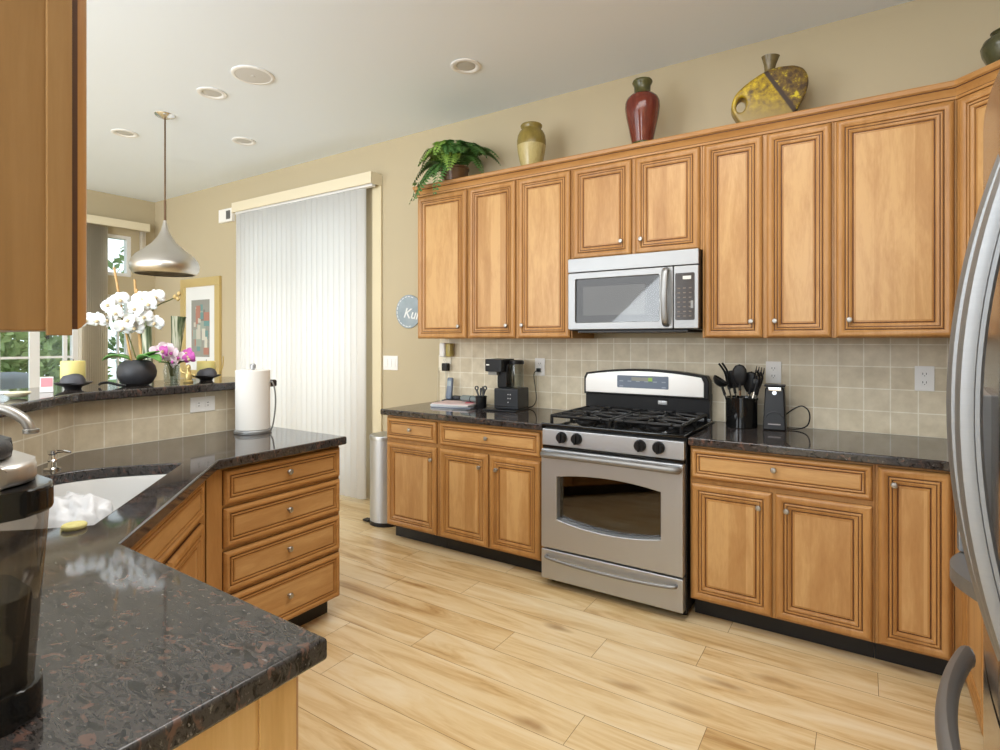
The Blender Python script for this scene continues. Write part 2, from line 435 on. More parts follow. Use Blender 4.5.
# ------------------------------------------------------------------ the room
WY = 3.45      # range wall
BX = -7.28     # breakfast-nook wall
CZ = 3.06
b = MB(); b.box(BX - .15, 2.2, -4.2, WY + .15, -0.06, 0); struct(b.build('floor', FLOORM, smooth=0), 'pale oak plank floor')
b = MB(); b.box(BX - .15, 2.2, -4.2, WY + .15, CZ, CZ + 0.1); struct(b.build('ceiling', CEILM, smooth=0), 'flat white ceiling')
def wall_with_holes(name, axis, at, th, u0, u1, z0, z1, holes, mat):
    """axis 1: wall in the x-z plane at y=at; axis 0: wall in the y-z plane at x=at"""
    b = MB()
    us = sorted({u0, u1, *[h[0] for h in holes], *[h[1] for h in holes]}); zs = sorted({z0, z1, *[h[2] for h in holes], *[h[3] for h in holes]})
    for i in range(len(us) - 1):
        for k in range(len(zs) - 1):
            uc, zc = (us[i] + us[i + 1]) / 2, (zs[k] + zs[k + 1]) / 2
            if any(h[0] < uc < h[1] and h[2] < zc < h[3] for h in holes): continue
            if axis == 1: b.box(us[i], us[i + 1], at, at + th, zs[k], zs[k + 1])
            else: b.box(at, at + th, us[i], us[i + 1], zs[k], zs[k + 1])
    bmesh.ops.remove_doubles(b.bm, verts=b.bm.verts, dist=1e-5)
    return struct(b.build(name, mat, smooth=0))
PD = (-5.33, -3.63, 0.0, 2.60)
wall_with_holes('wall_range', 1, WY, 0.15, BX - .15, 1.13, 0, CZ, [PD], TAN)
WIN = [(0.55, 2.66, 0.75, 2.60), (2.84, 3.19, 2.12, 2.60), (2.84, 3.19, 0.25, 1.90)]
wall_with_holes('wall_nook', 0, BX - 0.15, 0.15, -4.2, WY, 0, CZ, WIN, TAN)
b = MB(); b.box(0.98, 1.13, -4.2, WY, 0, CZ); struct(b.build('wall_right', TAN, smooth=0))
b = MB(); b.box(-1.745, -0.76, -0.20, -0.06, 0, CZ); struct(b.build('wall_left', TAN, smooth=0))
# tiled backsplash behind the range counter
b = MB(); b.box(-2.80, 0.975, WY - 0.010, WY - 0.0005, 0, 0.487)
o = b.build('wall_backsplash', TILEX, smooth=0, loc=(0.0, 0, 0.90)); struct(o, 'square beige tile backsplash')
# window and door joinery
def window(name, y0, y1, z0, z1, cols, rows, fw=0.05):
    b = MB(); x0, x1 = BX - 0.10, BX - 0.02
    b.box(x0, x1, y0, y1, z0, z0 + fw); b.box(x0, x1, y0, y1, z1 - fw, z1); b.box(x0, x1, y0, y0 + fw, z0 + fw, z1 - fw); b.box(x0, x1, y1 - fw, y1, z0 + fw, z1 - fw)
    f = struct(b.build(name, WTRIM, smooth=0))
    b = MB()
    for c in cols: b.box(x0 + .02, x1 - .02, c[0], c[1], z0 + fw, z1 - fw)
    for r_ in rows: b.box(x0 + .027, x1 - .027, y0 + fw, y1 - fw, r_ - .012, r_ + .012)
    b.build('muntin', WTRIM, f, smooth=0)
    b = MB(); b.box(x0 + .035, x0 + .041, y0 + fw, y1 - fw, z0 + fw, z1 - fw); b.build('pane', GLASS, f, smooth=0)
window('window_1', *WIN[0], [(0.92, 0.95), (1.22, 1.31), (1.60, 1.63), (1.965, 1.995), (2.235, 2.32), (2.53, 2.565)], [1.19, 1.65, 2.12])
window('window_2', *WIN[1], [], [], 0.04)
window('window_3', *WIN[2], [(3.06, 3.075)], [0.75, 1.19, 1.62], 0.04)
b = MB(); x0, x1, z1 = PD[0], PD[1], PD[3]
for q in ((x0, x0 + .06), ((x0 + x1) / 2 - .05, (x0 + x1) / 2 + .05), (x1 - .06, x1)): b.box(q[0], q[1], WY + .03, WY + .09, 0, z1)
b.box(x0, x1, WY + .03, WY + .09, 0, .08); b.box(x0, x1, WY + .03, WY + .09, z1 - .07, z1)
f = struct(b.build('door_1', WTRIM, smooth=0), 'sliding patio door behind the white blinds')
b = MB(); b.box(x0 + .06, x1 - .06, WY + .055, WY + .061, .08, z1 - .07); b.build('pane', GLASS, f, smooth=0)
b = MB(); b.box(-3.535, -3.43, WY - .02, WY - .0005, 0, 2.69, .004); struct(b.build('trim_1', plain('casing_paint', srgb(220, 208, 176), .6)), 'cream door casing right of the blinds')
b = MB(); b.box(-3.425, -2.78, WY - .015, WY - .0005, 0, .09, .003); struct(b.build('baseboard_range', WTRIM))

# ------------------------------------------------------------------ cabinets
DOORP = [(0, 0, 1), (0, .007, 1), (.002, .011), (.007, .0175), (.014, .021), (.021, .0215), (.028, .0195), (.0345, .0155), (.0360, .0100, 1), (.0386, .0100, 1), (.0395, .0160), (.0435, .0182), (.0475, .0165), (.0490, .0118, 1), (.0511, .0118, 1), (.0525, .0158), (.0565, .0160), (.0645, .0110), (.0668, .0055, 1), (.0698, .0055, 1), (.0725, .0105), (.080, .0118)]
DRAWP = [(0, 0, 1), (0, .007, 1), (.002, .011), (.006, .0175), (.012, .021), (.017, .0210), (.022, .0185), (.0252, .0150), (.0265, .0100, 1), (.0287, .0100, 1), (.0295, .0160), (.0330, .0178), (.0365, .0162), (.0381, .0110, 1), (.0404, .0110, 1), (.0422, .0150), (.047, .0160)]
def front_mesh(w, h, prof):
    b = MB(); prev = None; last = None
    for p in prof:
        i, d = p[0], p[1]
        ring = [b.bm.verts.new(q) for q in ((i, -d, i), (w - i, -d, i), (w - i, -d, h - i), (i, -d, h - i))]
        if prev:
            for k in range(4): b.face([prev[k], prev[(k + 1) % 4], ring[(k + 1) % 4], ring[k]], 1 if (len(p) > 2 and last and len(last) > 2) else 0)
        else: b.face(ring[::-1], 0)
        prev = ring; last = p
    b.face(prev, 2)
    return b
def knob(parent, x, z):
    b = MB(); M = Matrix.Rotation(PI / 2, 4, 'X')
    b.lathe([(0.0, 0), (.008, 0), (.006, .004), (.005, .012), (.011, .017), (.0135, .022), (.0105, .027), (0.0, .029)], (x, -0.0125, z), 16, M)
    return b.build('knob', NICKEL, parent)
def cabinet(name, label, w, d, z0, z1, loc, rot, fronts, toe=True, group=None, endmat=None, frame=True):
    """local x across the face, face at y=0 looking along -y; fronts: (kind, x0, x1, z0, z1, knob or None)"""
    t = thing(name, label, 'cabinet', loc, rot, group)
    b = MB()
    bz0 = z0 + (0.105 if toe else 0)
    b.box(0.0005, w - 0.0005, 0, d, bz0, z1, .0015, 1)
    b.build('body', endmat or WOODV, t)
    if toe:
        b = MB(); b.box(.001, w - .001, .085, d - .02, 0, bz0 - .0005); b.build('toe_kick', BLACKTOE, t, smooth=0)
    for kind, x0, x1, fz0, fz1, kn in fronts:
        w_, h_ = x1 - x0, fz1 - fz0
        dr = kind != 'door'
        o = front_mesh(w_, h_, DRAWP if dr else DOORP).build(kind, [WOODH if dr else WOODV, GLAZE, PANELH if dr else PANELV], t, loc=(x0, -.0003, fz0))
        if kn: knob(o, kn[0] - x0, kn[1] - fz0)
    return t
UY = 3.12
UB, UT = 1.385, 2.415
def upper(label, x0, x1, doors, z0=UB):
    fr = []
    for (a, c, kx) in doors: fr.append(('door', a - x0, c - x0, z0 + .002, UT, (kx - x0, z0 + .085)))
    return cabinet('upper_cabinet', label, x1 - x0, WY - UY - .001, z0, 2.488, (x0, UY, 0), 0, fr, toe=False, group='upper cabinets on the range wall')
upper('single door maple wall cabinet under the fern, left end of the range wall', -2.742, -2.284, [(-2.736, -2.294, -2.355)])
upper('two door tall maple wall cabinet over the coffee brewer, left of the microwave', -2.284, -1.497, [(-2.274, -1.900, -1.962), (-1.880, -1.506, -1.842)])
upper('short two door maple wall cabinet directly above the microwave', -1.497, -0.727, [(-1.488, -1.119, -1.176), (-1.097, -0.738, -1.058)], 1.862)
upper('two door tall maple wall cabinet right of the microwave, over the utensil crock', -0.727, -0.119, [(-0.716, -0.430, -0.482), (-0.412, -0.128, -0.372)])
upper('wide single door maple wall cabinet below the yellow vase, beside the corner cabinet', -0.119, 0.340, [(-0.110, 0.331, -0.056)])
# diagonal corner wall cabinet
t = thing('corner_wall_cabinet', 'diagonal maple corner wall cabinet above the refrigerator', 'cabinet', (0, 0, 0))
b = MB(); b.prism([(0.3405, WY - .001), (0.3405, UY), (0.66, 2.80), (0.979, 2.80), (0.979, WY - .001)], 2, UB, 2.488); b.build('body', WOODV, t, smooth=0)
dw = .4525 - .03
o = front_mesh(dw, UT - UB - .002, DOORP).build('door', [WOODV, GLAZE, PANELV], t, loc=(0.3405 + .015 * .7071 - .0003, UY - .015 * .7071 - .0003, UB + .002), rot=(0, 0, R(-45)))
knob(o, .055, .085)
# crown moulding
path = [(-2.742, WY - .001), (-2.742, UY), (0.340, UY), (0.66, 2.80), (0.975, 2.80)]
prof = [(0.001, 2.418), (.008, 2.420), (.010, 2.430), (.006, 2.434), (.011, 2.446), (.018, 2.458), (.022, 2.462), (.020, 2.468), (.027, 2.474), (.030, 2.490), (.027, 2.496), (0.001, 2.496)]
b = MB(); rings = []
for i, p in enumerate(path):
    P = Vector(p)
    def nrm(a, c): d_ = (Vector(c) - Vector(a)).normalized(); return Vector((d_.y, -d_.x))
    ns = ([nrm(path[i - 1], p)] if i else []) + ([nrm(p, path[i + 1])] if i < len(path) - 1 else [])
    n = ns[0] if len(ns) == 1 else (ns[0] + ns[1]) / (1 + ns[0].dot(ns[1]))
    rings.append([b.bm.verts.new((P.x + n.x * o_, P.y + n.y * o_, z_)) for o_, z_ in prof])
for a, c in zip(rings, rings[1:]):
    for k in range(len(prof)):
        b.face([a[k], a[(k + 1) % len(prof)], c[(k + 1) % len(prof)], c[k]], 1 if k in (2, 6) else 0)
b.face(rings[0]); b.face(rings[-1][::-1])
tag(b.build('crown_molding', [WOODH, GLAZE], smooth=25), 'long maple crown molding running along the tops of the wall cabinets', 'molding')

FY = 2.825   # base cabinet face-frame plane; fronts stand proud of it
def base(label, x0, x1, fr):
    return cabinet('base_cabinet', label, x1 - x0, WY - FY - .012, 0, 0.859, (x0, FY, 0), 0, [(k, a - x0, c - x0, z0, z1, (kn[0] - x0, kn[1]) if kn else None) for k, a, c, z0, z1, kn in fr], group='base cabinets along the range wall')
base('narrow maple base cabinet with one drawer and one door, beside the trash can', -2.765, -2.302, [('drawer', -2.755, -2.318, .700, .845, (-2.537, .776)), ('door', -2.755, -2.318, .112, .678, (-2.353, .598))])
base('maple base cabinet left of the stove with one wide drawer over two doors', -2.302, -1.528, [('drawer', -2.288, -1.552, .700, .845, (-1.92, .778)), ('door', -2.288, -1.913, .112, .678, (-1.972, .596)), ('door', -1.903, -1.552, .112, .678, (-1.847, .596))])
base('maple base cabinet right of the stove with one wide drawer over two doors', -0.716, 0.040, [('drawer', -0.710, 0.032, .700, .848, (-0.342, .786)), ('door', -0.710, -0.350, .112, .678, (-0.405, .605)), ('door', -0.338, 0.032, .112, .678, (-0.290, .609))])
base('slim full height single door base cabinet beside the refrigerator', 0.040, 0.300, [('door', 0.050, 0.294, .112, .848, (0.105, .782))])
# return along the right wall, up to the refrigerator
t = thing('corner_base_cabinet', 'maple corner base cabinet mostly behind the refrigerator handles', 'cabinet', (0.335, 2.80, 0), R(-90))
b = MB(); b.prism([(-.60, .61), (-.60, -.033), (-.03, -.033), (-.03, -.012), (0, 0), (1.05, 0), (1.05, .61)], 2, .105, .859); b.build('body', WOODV, t, smooth=0)
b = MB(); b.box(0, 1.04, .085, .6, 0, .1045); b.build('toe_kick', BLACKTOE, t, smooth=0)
front_mesh(.46, .566, DOORP).build('door', [WOODV, GLAZE, PANELV], t, loc=(.03, -.0003, .112))
front_mesh(.46, .145, DRAWP).build('drawer', [WOODH, GLAZE, PANELH], t, loc=(.03, -.0003, .70))

# ------------------------------------------------------------------ counters
plateL = plate('countertop', GRANITE, [(-2.795, 2.79), (-1.527, 2.79), (-1.527, WY - .0105), (-2.795, WY - .0105)], (), .860, .900, .008)
tag(plateL, 'dark granite countertop left of the stove, holding the coffee brewer', 'countertop')
plateR = plate('countertop', GRANITE, [(-0.717, 2.79), (0.262, 2.79), (0.30, 2.752), (0.30, 1.755), (0.975, 1.755), (0.975, WY - .0105), (-0.717, WY - .0105)], (), .860, .900, .008)
tag(plateR, 'dark granite countertop right of the stove, holding the utensil crock', 'countertop')

# sink corner and peninsula
A = Vector((-1.46, 0.617)); Bp = Vector((-2.14, 1.25))
dv = (Bp - A).normalized(); nv = Vector((-dv.y, dv.x))
if nv.x > 0: nv = -nv
def dn(d_, n_): return tuple(A + dv * d_ + nv * n_)
def sink_outline(g=0.0, K=40):
    out = []
    c0, hw, n0, hn = 0.535, 0.37 + g, 0.125 - g, 0.435 + 2 * g
    for k in range(K + 1):
        a = PI * k / K
        ca, sa = math.cos(a), math.sin(a)
        r_ = (abs(ca) ** 3.6 + abs(sa) ** 3.6) ** (-1 / 3.6)
        out.append(dn(c0 + hw * r_ * ca, n0 + hn * r_ * sa))
    return out
hole = sink_outline()
pen = [(-0.722, 0.602), tuple(A), tuple(Bp), (-2.14, 1.905), (-2.798, 1.905), (-2.798, 1.002), (-1.74, -0.056), (-0.722, -0.056)]
tag(plate('countertop', GRANITE, pen, [hole], .860, .900, .008), 'brown black granite countertop with the corner sink cut into it, nearest the camera', 'countertop')
# sink bowl
t = thing('corner_sink', 'white undermount corner sink set in the brown granite countertop', 'sink', (0, 0, 0))
b = MB(); rings = []
cx = Vector(dn(.535, .335))
for z_, s_ in ((.8595, 1.035), (.8595, 1.0), (.845, .985), (.78, .965), (.70, .94), (.672, .90), (.662, .80), (.660, .1)):
    rings.append([b.bm.verts.new((*(cx + (Vector(p) - cx) * s_), z_)) for p in hole])
for a, c in zip(rings, rings[1:]):
    for k in range(len(hole)): b.face([a[k], a[(k + 1) % len(hole)], c[(k + 1) % len(hole)], c[k]])
b.face(rings[-1])
bowl = b.build('bowl', plain('white_porcelain', (0.70, 0.70, 0.69), .15), t, smooth=60)
b = MB(); b.lathe([(0, .006), (.03, .006), (.042, .004), (.045, .0)], (cx.x, cx.y, .660), 24); b.build('drain', CHROME, t)

# raised bar: pony wall (tiled toward the sink) and granite bar top
PW = 0.113 * 1
def pony(name, p0, p1, th, z1):
    d_ = (Vector(p1) - Vector(p0)); L_ = d_.length; ang = math.atan2(d_.y, d_.x)
    b = MB(); b.mat(1).box(0, L_, .012, th, 0, z1); b.mat(0).box(0, L_, 0, .0118, 0, z1)
    o = b.build(name, [TILEX, TAN], smooth=0, loc=(p0[0], p0[1], 0), rot=(0, 0, ang)); return struct(o)
# tile grout rows start at counter height 0.90: shift the wall origin so that its local z is a multiple of the tile
def pony2(name, p0, p1, th, z0, z1, xo=0.0):
    d_ = (Vector(p1) - Vector(p0)); L_ = d_.length; ang = math.atan2(d_.y, d_.x)
    ox = Vector(p0) - d_.normalized() * xo
    b = MB(); b.mat(1).box(xo, xo + L_, .012, th, -z0, z1 - z0); b.mat(0).box(xo, xo + L_, 0, .0118, -z0, z1 - z0)
    return struct(b.build(name, [TILEX, TAN], smooth=0, loc=(ox.x, ox.y, z0), rot=(0, 0, ang)))
pony2('wall_bar', (-2.80, 1.004), (-2.80, 1.90), .115, .90, 1.1165)
pony2('wall_bar_diagonal', (-1.742, -.0555), (-2.80, 1.004), .115, .90, 1.1165, xo=.113 * 14 - 1.4977)
bt = [(-2.73, 1.93), (-2.73, 1.10)]
for k in range(1, 8):   # eased bend
    a = k / 8; p = (1 - a) ** 2 * Vector((-2.73, 1.10)) + 2 * a * (1 - a) * Vector((-2.73, 1.0)) + a * a * Vector((-2.66, .93))
    bt.append(tuple(p))
bt += [(-2.66, .93), (-1.67, -.056), (-2.37, -.056), (-3.2, .79), (-3.2, 1.93)]
tag(plate('bar_top', GRANITE, bt, (), 1.117, 1.157, .010), 'raised dark granite bar top carrying the orchid and candles', 'countertop')

# peninsula drawer unit, sink front, near run
IX = -2.185
t4 = cabinet('drawer_cabinet', 'maple four drawer base cabinet at the free end of the peninsula', .670, .60, 0, .859, (IX, 1.227, 0), R(90),
    [('drawer', .066, .664, .703, .846, (.366, .784)), ('drawer', .066, .664, .527, .690, (.366, .614)), ('drawer', .066, .664, .343, .513, (.366, .438)), ('drawer', .066, .664, .112, .329, (.366, .229))])
# diagonal sink cabinet
t = thing('sink_cabinet', 'diagonal maple sink cabinet with a false drawer front, in the corner of the peninsula', 'cabinet', (0, 0, 0))
# local x must run so that -y faces the kitchen
angs = math.atan2(dv.y, dv.x)
t.rotation_euler = (0, 0, angs)
p0 = dn(.015, .050); t.location = (p0[0], p0[1], 0)
sw = .90
b = MB(); b.box(.02, .925, 0, .02, .105, .859); b.build('body', WOODV, t, smooth=0)
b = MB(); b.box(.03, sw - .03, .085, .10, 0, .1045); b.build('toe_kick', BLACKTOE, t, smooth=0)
front_mesh(sw - .12, .145, DRAWP).build('drawer', [WOODH, GLAZE, PANELH], t, loc=(.06, -.0003, .70))
for k in range(2):
    w_ = (sw - .12 - .008) / 2
    o = front_mesh(w_, .566, DOORP).build('door', [WOODV, GLAZE, PANELV], t, loc=(.06 + k * (w_ + .008), -.0003, .112))
    knob(o, w_ - .05 if k == 0 else .05, .48)
# run beside the camera
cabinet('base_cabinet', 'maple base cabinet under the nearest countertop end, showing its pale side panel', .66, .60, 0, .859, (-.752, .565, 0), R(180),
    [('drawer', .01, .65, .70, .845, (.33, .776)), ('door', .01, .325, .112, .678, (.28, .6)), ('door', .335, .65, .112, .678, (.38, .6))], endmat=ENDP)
b = MB(); b.box(-.7515, -.7465, .500, .563, .0, .8585, .001); tag(b.build('corner_stile', ENDP), 'narrow pale maple strip covering the corner of the nearest base cabinet', 'trim board')
# wall cabinet at upper left, seen end on
cabinet('upper_cabinet', 'maple wall cabinet seen end on, cut off by the upper left corner', .70, .315, 1.385, 2.488, (-.738, .262, 0), R(180),
    [('door', .003, .345, 1.387, 2.415, (.29, 1.47)), ('door', .353, .697, 1.387, 2.415, (.41, 1.47))], toe=False, endmat=ENDSHADE)
b = MB(); b.box(-.7375, -.7325, .2385, .2615, 1.380, 2.488, .001); tag(b.build('corner_stile', ENDSHADE), 'thin maple strip along the front edge of the upper left wall cabinet', 'trim board')

# ------------------------------------------------------------------ range
SX0, SX1 = -1.519, -0.727
SW = SX1 - SX0
rg = thing('gas_range', 'stainless and black gas range between the base cabinets', 'stove', (SX0, 2.775, 0))
b = MB(); b.box(0, SW, 0.03, .645, .03, .897, .003); b.build('body', BLACKP, rg)
for x_ in (.03, SW - .03):
    for y_ in (.09, .6): b = MB(); b.lathe([(.018, 0), (.018, .03)], (x_, y_, 0), 12); b.build('foot', BLACKP, rg)
b = MB(); b.box(.004, SW - .004, -.008, .03, .788, .880, .006); b.build('control_panel', STEEL, rg)
for x_ in (.128, .218, .569, .664):
    b = MB(); M = Matrix.Rotation(PI / 2, 4, 'X')
    b.lathe([(.0, 0), (.031, 0), (.0315, .006), (.027, .022), (.024, .025), (0, .025)], (x_, -.0085, .840), 24, M)
    b.box(x_ - .0055, x_ + .0055, -.043, -.032, .812, .868, .002)
    b.build('control_knob', BLACKP, rg)
# cooktop
b = MB(); b.box(-.001, SW + .001, -.012, .60, .8975, .912, .005); b.build('cooktop', BLACKG, rg)
for bx, by, br in ((.19, .17, .05), (.19, .44, .04), (.60, .17, .045), (.60, .44, .055)):
    b = MB(); b.lathe([(br + .012, .912), (br + .010, .920), (br - .004, .922)], (bx, by, 0), 24); b.mat(0)
    b.lathe([(br - .002, .9225), (br, .928), (br - .006, .934), (0, .936)], (bx, by, 0), 24)
    b.build('burner', IRON, rg)
for gx0 in (.035, .415):
    b = MB(); gx1 = gx0 + .345; zt = .950
    def bar(p, q, r_=.0085): b.tube([p, q], r_, 6)
    for y_ in (.05, .305, .56): bar((gx0, y_, zt - .004), (gx1, y_, zt - .004), .0095)
    for x_ in (gx0, gx1): bar((x_, .05, zt - .004), (x_, .56, zt - .004), .0095)
    for by in (.17, .44):
        c_ = (gx0 + gx1) / 2 
        for ang in range(0, 360, 45):
            ca, sa = math.cos(R(ang)), math.sin(R(ang))
            ex = min(.172 / abs(ca) if abs(ca) > 1e-3 else 9, .13 / abs(sa) if abs(sa) > 1e-3 else 9)
            b.tube([(c_ + ca * .035, by + sa * .035, zt + .002), (c_ + ca * .07, by + sa * .07, zt + .004), (c_ + ca * ex, by + sa * ex, zt - .004)], .008, 6)
    for x_ in (gx0, gx1):
        for y_ in (.05, .305, .56): b.tube([(x_, y_, .912), (x_, y_, zt)], .009, 6)
    b.build('burner_grate', IRON, rg)
b = MB(); b.box(.31, .345, .555, .592, .9125, .925, .003); b.build('oven_vent', plain('grey_label', (.55, .55, .56), .5), rg)
# backguard
b = MB(); b.box(.0, SW - .016, .590, .655, .90, 1.06, .004); b.build('backguard_base', BLACKP, rg)
b = MB(); b.box(.012, SW - .012, .583, .5898, .912, .920, .002); b.build('backguard_rail', STEEL, rg)
def arch(x0, x1, z0, z1, rise, n=16, r_=.03):
    pts = [(x0, z0), (x1, z0), (x1, z1 - r_)]
    for k in range(n + 1):
        u = 1 - 2 * k / n
        xx = (x0 + x1) / 2 + u * ((x1 - x0) / 2 - r_ * .5)
        pts.append((xx, z1 + rise * (1 - u * u)))
    pts.append((x0, z1 - r_)); return pts
MX = Matrix.Rotation(PI / 2, 4, 'X')
def vplate(name, mat, pts, y0, y1, bev, parent, holes=()):
    # outline in x-z, from depth y0 (front) to y1 (back)
    return plate(name, mat, pts, holes, -y1, -y0, bev, parent, MX)
vplate('backguard', BLACKP, arch(-.004, SW - .018, 1.03, 1.166, .030), .572, .650, .006, rg)
vplate('backguard_face', plain('pale_stainless', (.80, .79, .76), .35, .75), arch(.010, SW - .044, 1.042, 1.156, .028), .566, .5735, .003, rg)
dp = vplate('control_display', plain('blue_grey_panel', (.16, .20, .27), .3), rrect(.225, .545, 1.080, 1.156, .006), .5635, .5665, .001, rg)
b = MB(); b.box(.318, .423, .562, .5634, 1.124, 1.146); b.mat(1).box(.423, .448, .562, .5634, 1.124, 1.146)
b.build('clock_display', [plain('lcd_grey', (.30, .31, .27), .3), plain('lcd_green', (.38, .62, .12), .4)], dp, smooth=0)
for k in range(6):
    for q in range(2):
        if q == 1 or k in (0, 5):
            b = MB(); b.box(.240 + k * .053, .264 + k * .053, .5622, .5634, 1.086 + q * .032, 1.0925 + q * .032); b.build('button', D.materials.get('panel_print') or plain('panel_print', (.33, .38, .46), .4), dp, smooth=0)
b = MB(); b.box(.475, .530, .587, .5898, .985, 1.008, .002); b.build('badge', plain('silver_badge', (.55, .55, .55), .3, 1.0), rg)
# oven door with arched window
od = vplate('oven_door', STEEL, rrect(.006, SW - .006, .222, .770, .006), -.022, .028, .005, rg,
    holes=[[(.102 + (.575) * k / 16, .388 - .030 * (1 - (2 * k / 16 - 1) ** 2)) for k in range(17)] + [(.677 - .575 * k / 16, .622 + .026 * (1 - (2 * k / 16 - 1) ** 2)) for k in range(17)]])
b = MB(); b.box(.09, .69, .020, .026, .35, .66); b.build('window_glass', OVENG, od, smooth=0)
b = MB()
ox0, ox1, oz0, oz1 = .10, .68, .33, .665
b.box(ox0 - .01, ox1 + .01, .30, .31, oz0, oz1); b.box(ox0 - .01, ox1 + .01, .0285, .31, oz0 - .01, oz0); b.box(ox0 - .01, ox1 + .01, .0285, .31, oz1, oz1 + .01)
b.box(ox0 - .02, ox0 - .01, .0285, .31, oz0, oz1); b.box(ox1 + .01, ox1 + .02, .0285, .31, oz0, oz1)
b.build('oven_cavity', plain('oven_enamel', (.26, .22, .18), .25), rg, smooth=0)
b = MB()
for z_ in (.42, .57):
    for k in range(9): b.tube([(ox0, .05 + k * .028, z_), (ox1, .05 + k * .028, z_)], .0028, 6)
b.build('oven_rack', CHROME, rg)
hp = smoothpath([(.030, -.020, .742), (.040, -.050, .744), (.16, -.070, .750), (SW / 2, -.076, .753), (SW - .16, -.070, .750), (SW - .040, -.050, .744), (SW - .030, -.020, .742)], 6)
b = MB(); b.tube(hp, .019, 12, (1.0, .95)); b.build('handle', STEELH, od)
b = MB(); b.box(.006, SW - .006, -.006, .028, .772, .787); b.build('door_gap_trim', BLACKG, rg, smooth=0)
sd = vplate('storage_drawer', STEEL, rrect(.006, SW - .006, .048, .212, .006), -.020, .028, .005, rg)
hp = smoothpath([(.04, -.018, .176), (.055, -.042, .174), (.20, -.050, .166), (SW / 2, -.052, .163), (SW - .20, -.050, .166), (SW - .055, -.042, .174), (SW - .04, -.018, .176)], 6)
b = MB(); b.tube(hp, .009, 10); b.build('handle', STEELH, sd)

# ------------------------------------------------------------------ microwave
mx0, mx1, mz0, mz1 = -1.493, -0.731, 1.432, 1.860
mw = thing('microwave', 'stainless over the range microwave with a vertical bow handle', 'microwave', (mx0, 3.05, 0))
MWW = mx1 - mx0
b = MB(); b.box(0, MWW, .02, .385, mz0, mz1, .002); b.build('body', BLACKP, mw)
b = MB(); b.box(.0, MWW, 0, .0195, 1.778, mz1, .004); b.build('vent_panel', STEELM, mw)
dr = vplate('door', STEELM, rrect(0, .628, mz0 + .004, 1.774, .008), 0, .0195, .004, mw, holes=[rrect(.048, .552, 1.478, 1.736, .008)])
b = MB(); b.box(.040, .560, .010, .014, 1.470, 1.745); b.build('window_glass', MICROG, dr, smooth=0)
b = MB(); b.box(.045, .555, .0195, .0200, 1.472, 1.742); b.mat(1).box(.092, .47, .0150, .0193, 1.520, 1.690)
b.build('window_screen', [plain('microwave_dark', (.05, .05, .052), .4), plain('microwave_mesh', (.42, .42, .41), .5)], dr, smooth=0)
hp = smoothpath([(.592, .0, 1.455), (.592, -.03, 1.475), (.592, -.045, 1.56), (.592, -.048, 1.61), (.592, -.045, 1.66), (.592, -.03, 1.745), (.592, .0, 1.762)], 6)
b = MB(); b.tube(hp, .014, 12, (1.25, .7)); b.build('handle', STEELM, dr)
cp = vplate('control_panel', STEELM, rrect(.631, MWW, mz0 + .004, 1.774, .006), 0, .0195, .004, mw)
kp = vplate('keypad', plain('keypad_brown', (.030, .022, .018), .25), rrect(.640, .742, 1.482, 1.735, .008), -.0012, .002, .0008, cp)
b = MB()
for rr in range(7):
    for cc in range(3):
        b.box(.652 + cc * .030, .666 + cc * .030, -.0020, -.0013, 1.500 + rr * .025, 1.506 + rr * .025)
b.mat(1).box(.680, .724, -.0020, -.0013, 1.700, 1.718)
b.mat(2).box(.722, .735, -.0021, -.0013, 1.545, 1.585)
b.build('keypad_print', [plain('key_print', (.18, .14, .11), .5), plain('microwave_clock', (.75, .75, .70), .4), plain('start_key', (.30, .30, .30), .4)], kp, smooth=0)
b = MB(); b.box(.05, .70, .03, .36, mz0 - .014, mz0 - .0005, .003); b.build('vent_grille', DARKGREY, mw)

# ------------------------------------------------------------------ refrigerator (faces -x)
fy0, fy1 = 0.80, 1.722
fr = thing('refrigerator', 'stainless French door refrigerator with long bowed handles, cut off by the right edge', 'refrigerator', (0, 0, 0))
b = MB(); b.box(.285, .97, fy0 + .004, fy1 - .004, .02, 1.85, .006); b.build('body', DARKGREY, fr)
def contour(y): return .200 + .036 * ((y - 1.26) / .46) ** 2
def fdoor(name, y0, y1, z0, z1, n=14, flat=None):
    pts = []
    for k in range(n + 1):
        y_ = y0 + (y1 - y0) * k / n; e = min(k, n - k)
        pts.append((contour(y_) + (.008 if e == 0 else 0), y_))
    pts += [(.280, y1), (.280, y0)]
    b = MB(); b.prism(pts, 2, z0, z1); return b.build(name, STEELF, fr, smooth=50)
dn_ = fdoor('door', fy0, 1.258, .705, 1.85)
df_ = fdoor('door', 1.263, fy1, .705, 1.85)
dz_ = fdoor('freezer_drawer', fy0, fy1, .06, .692)
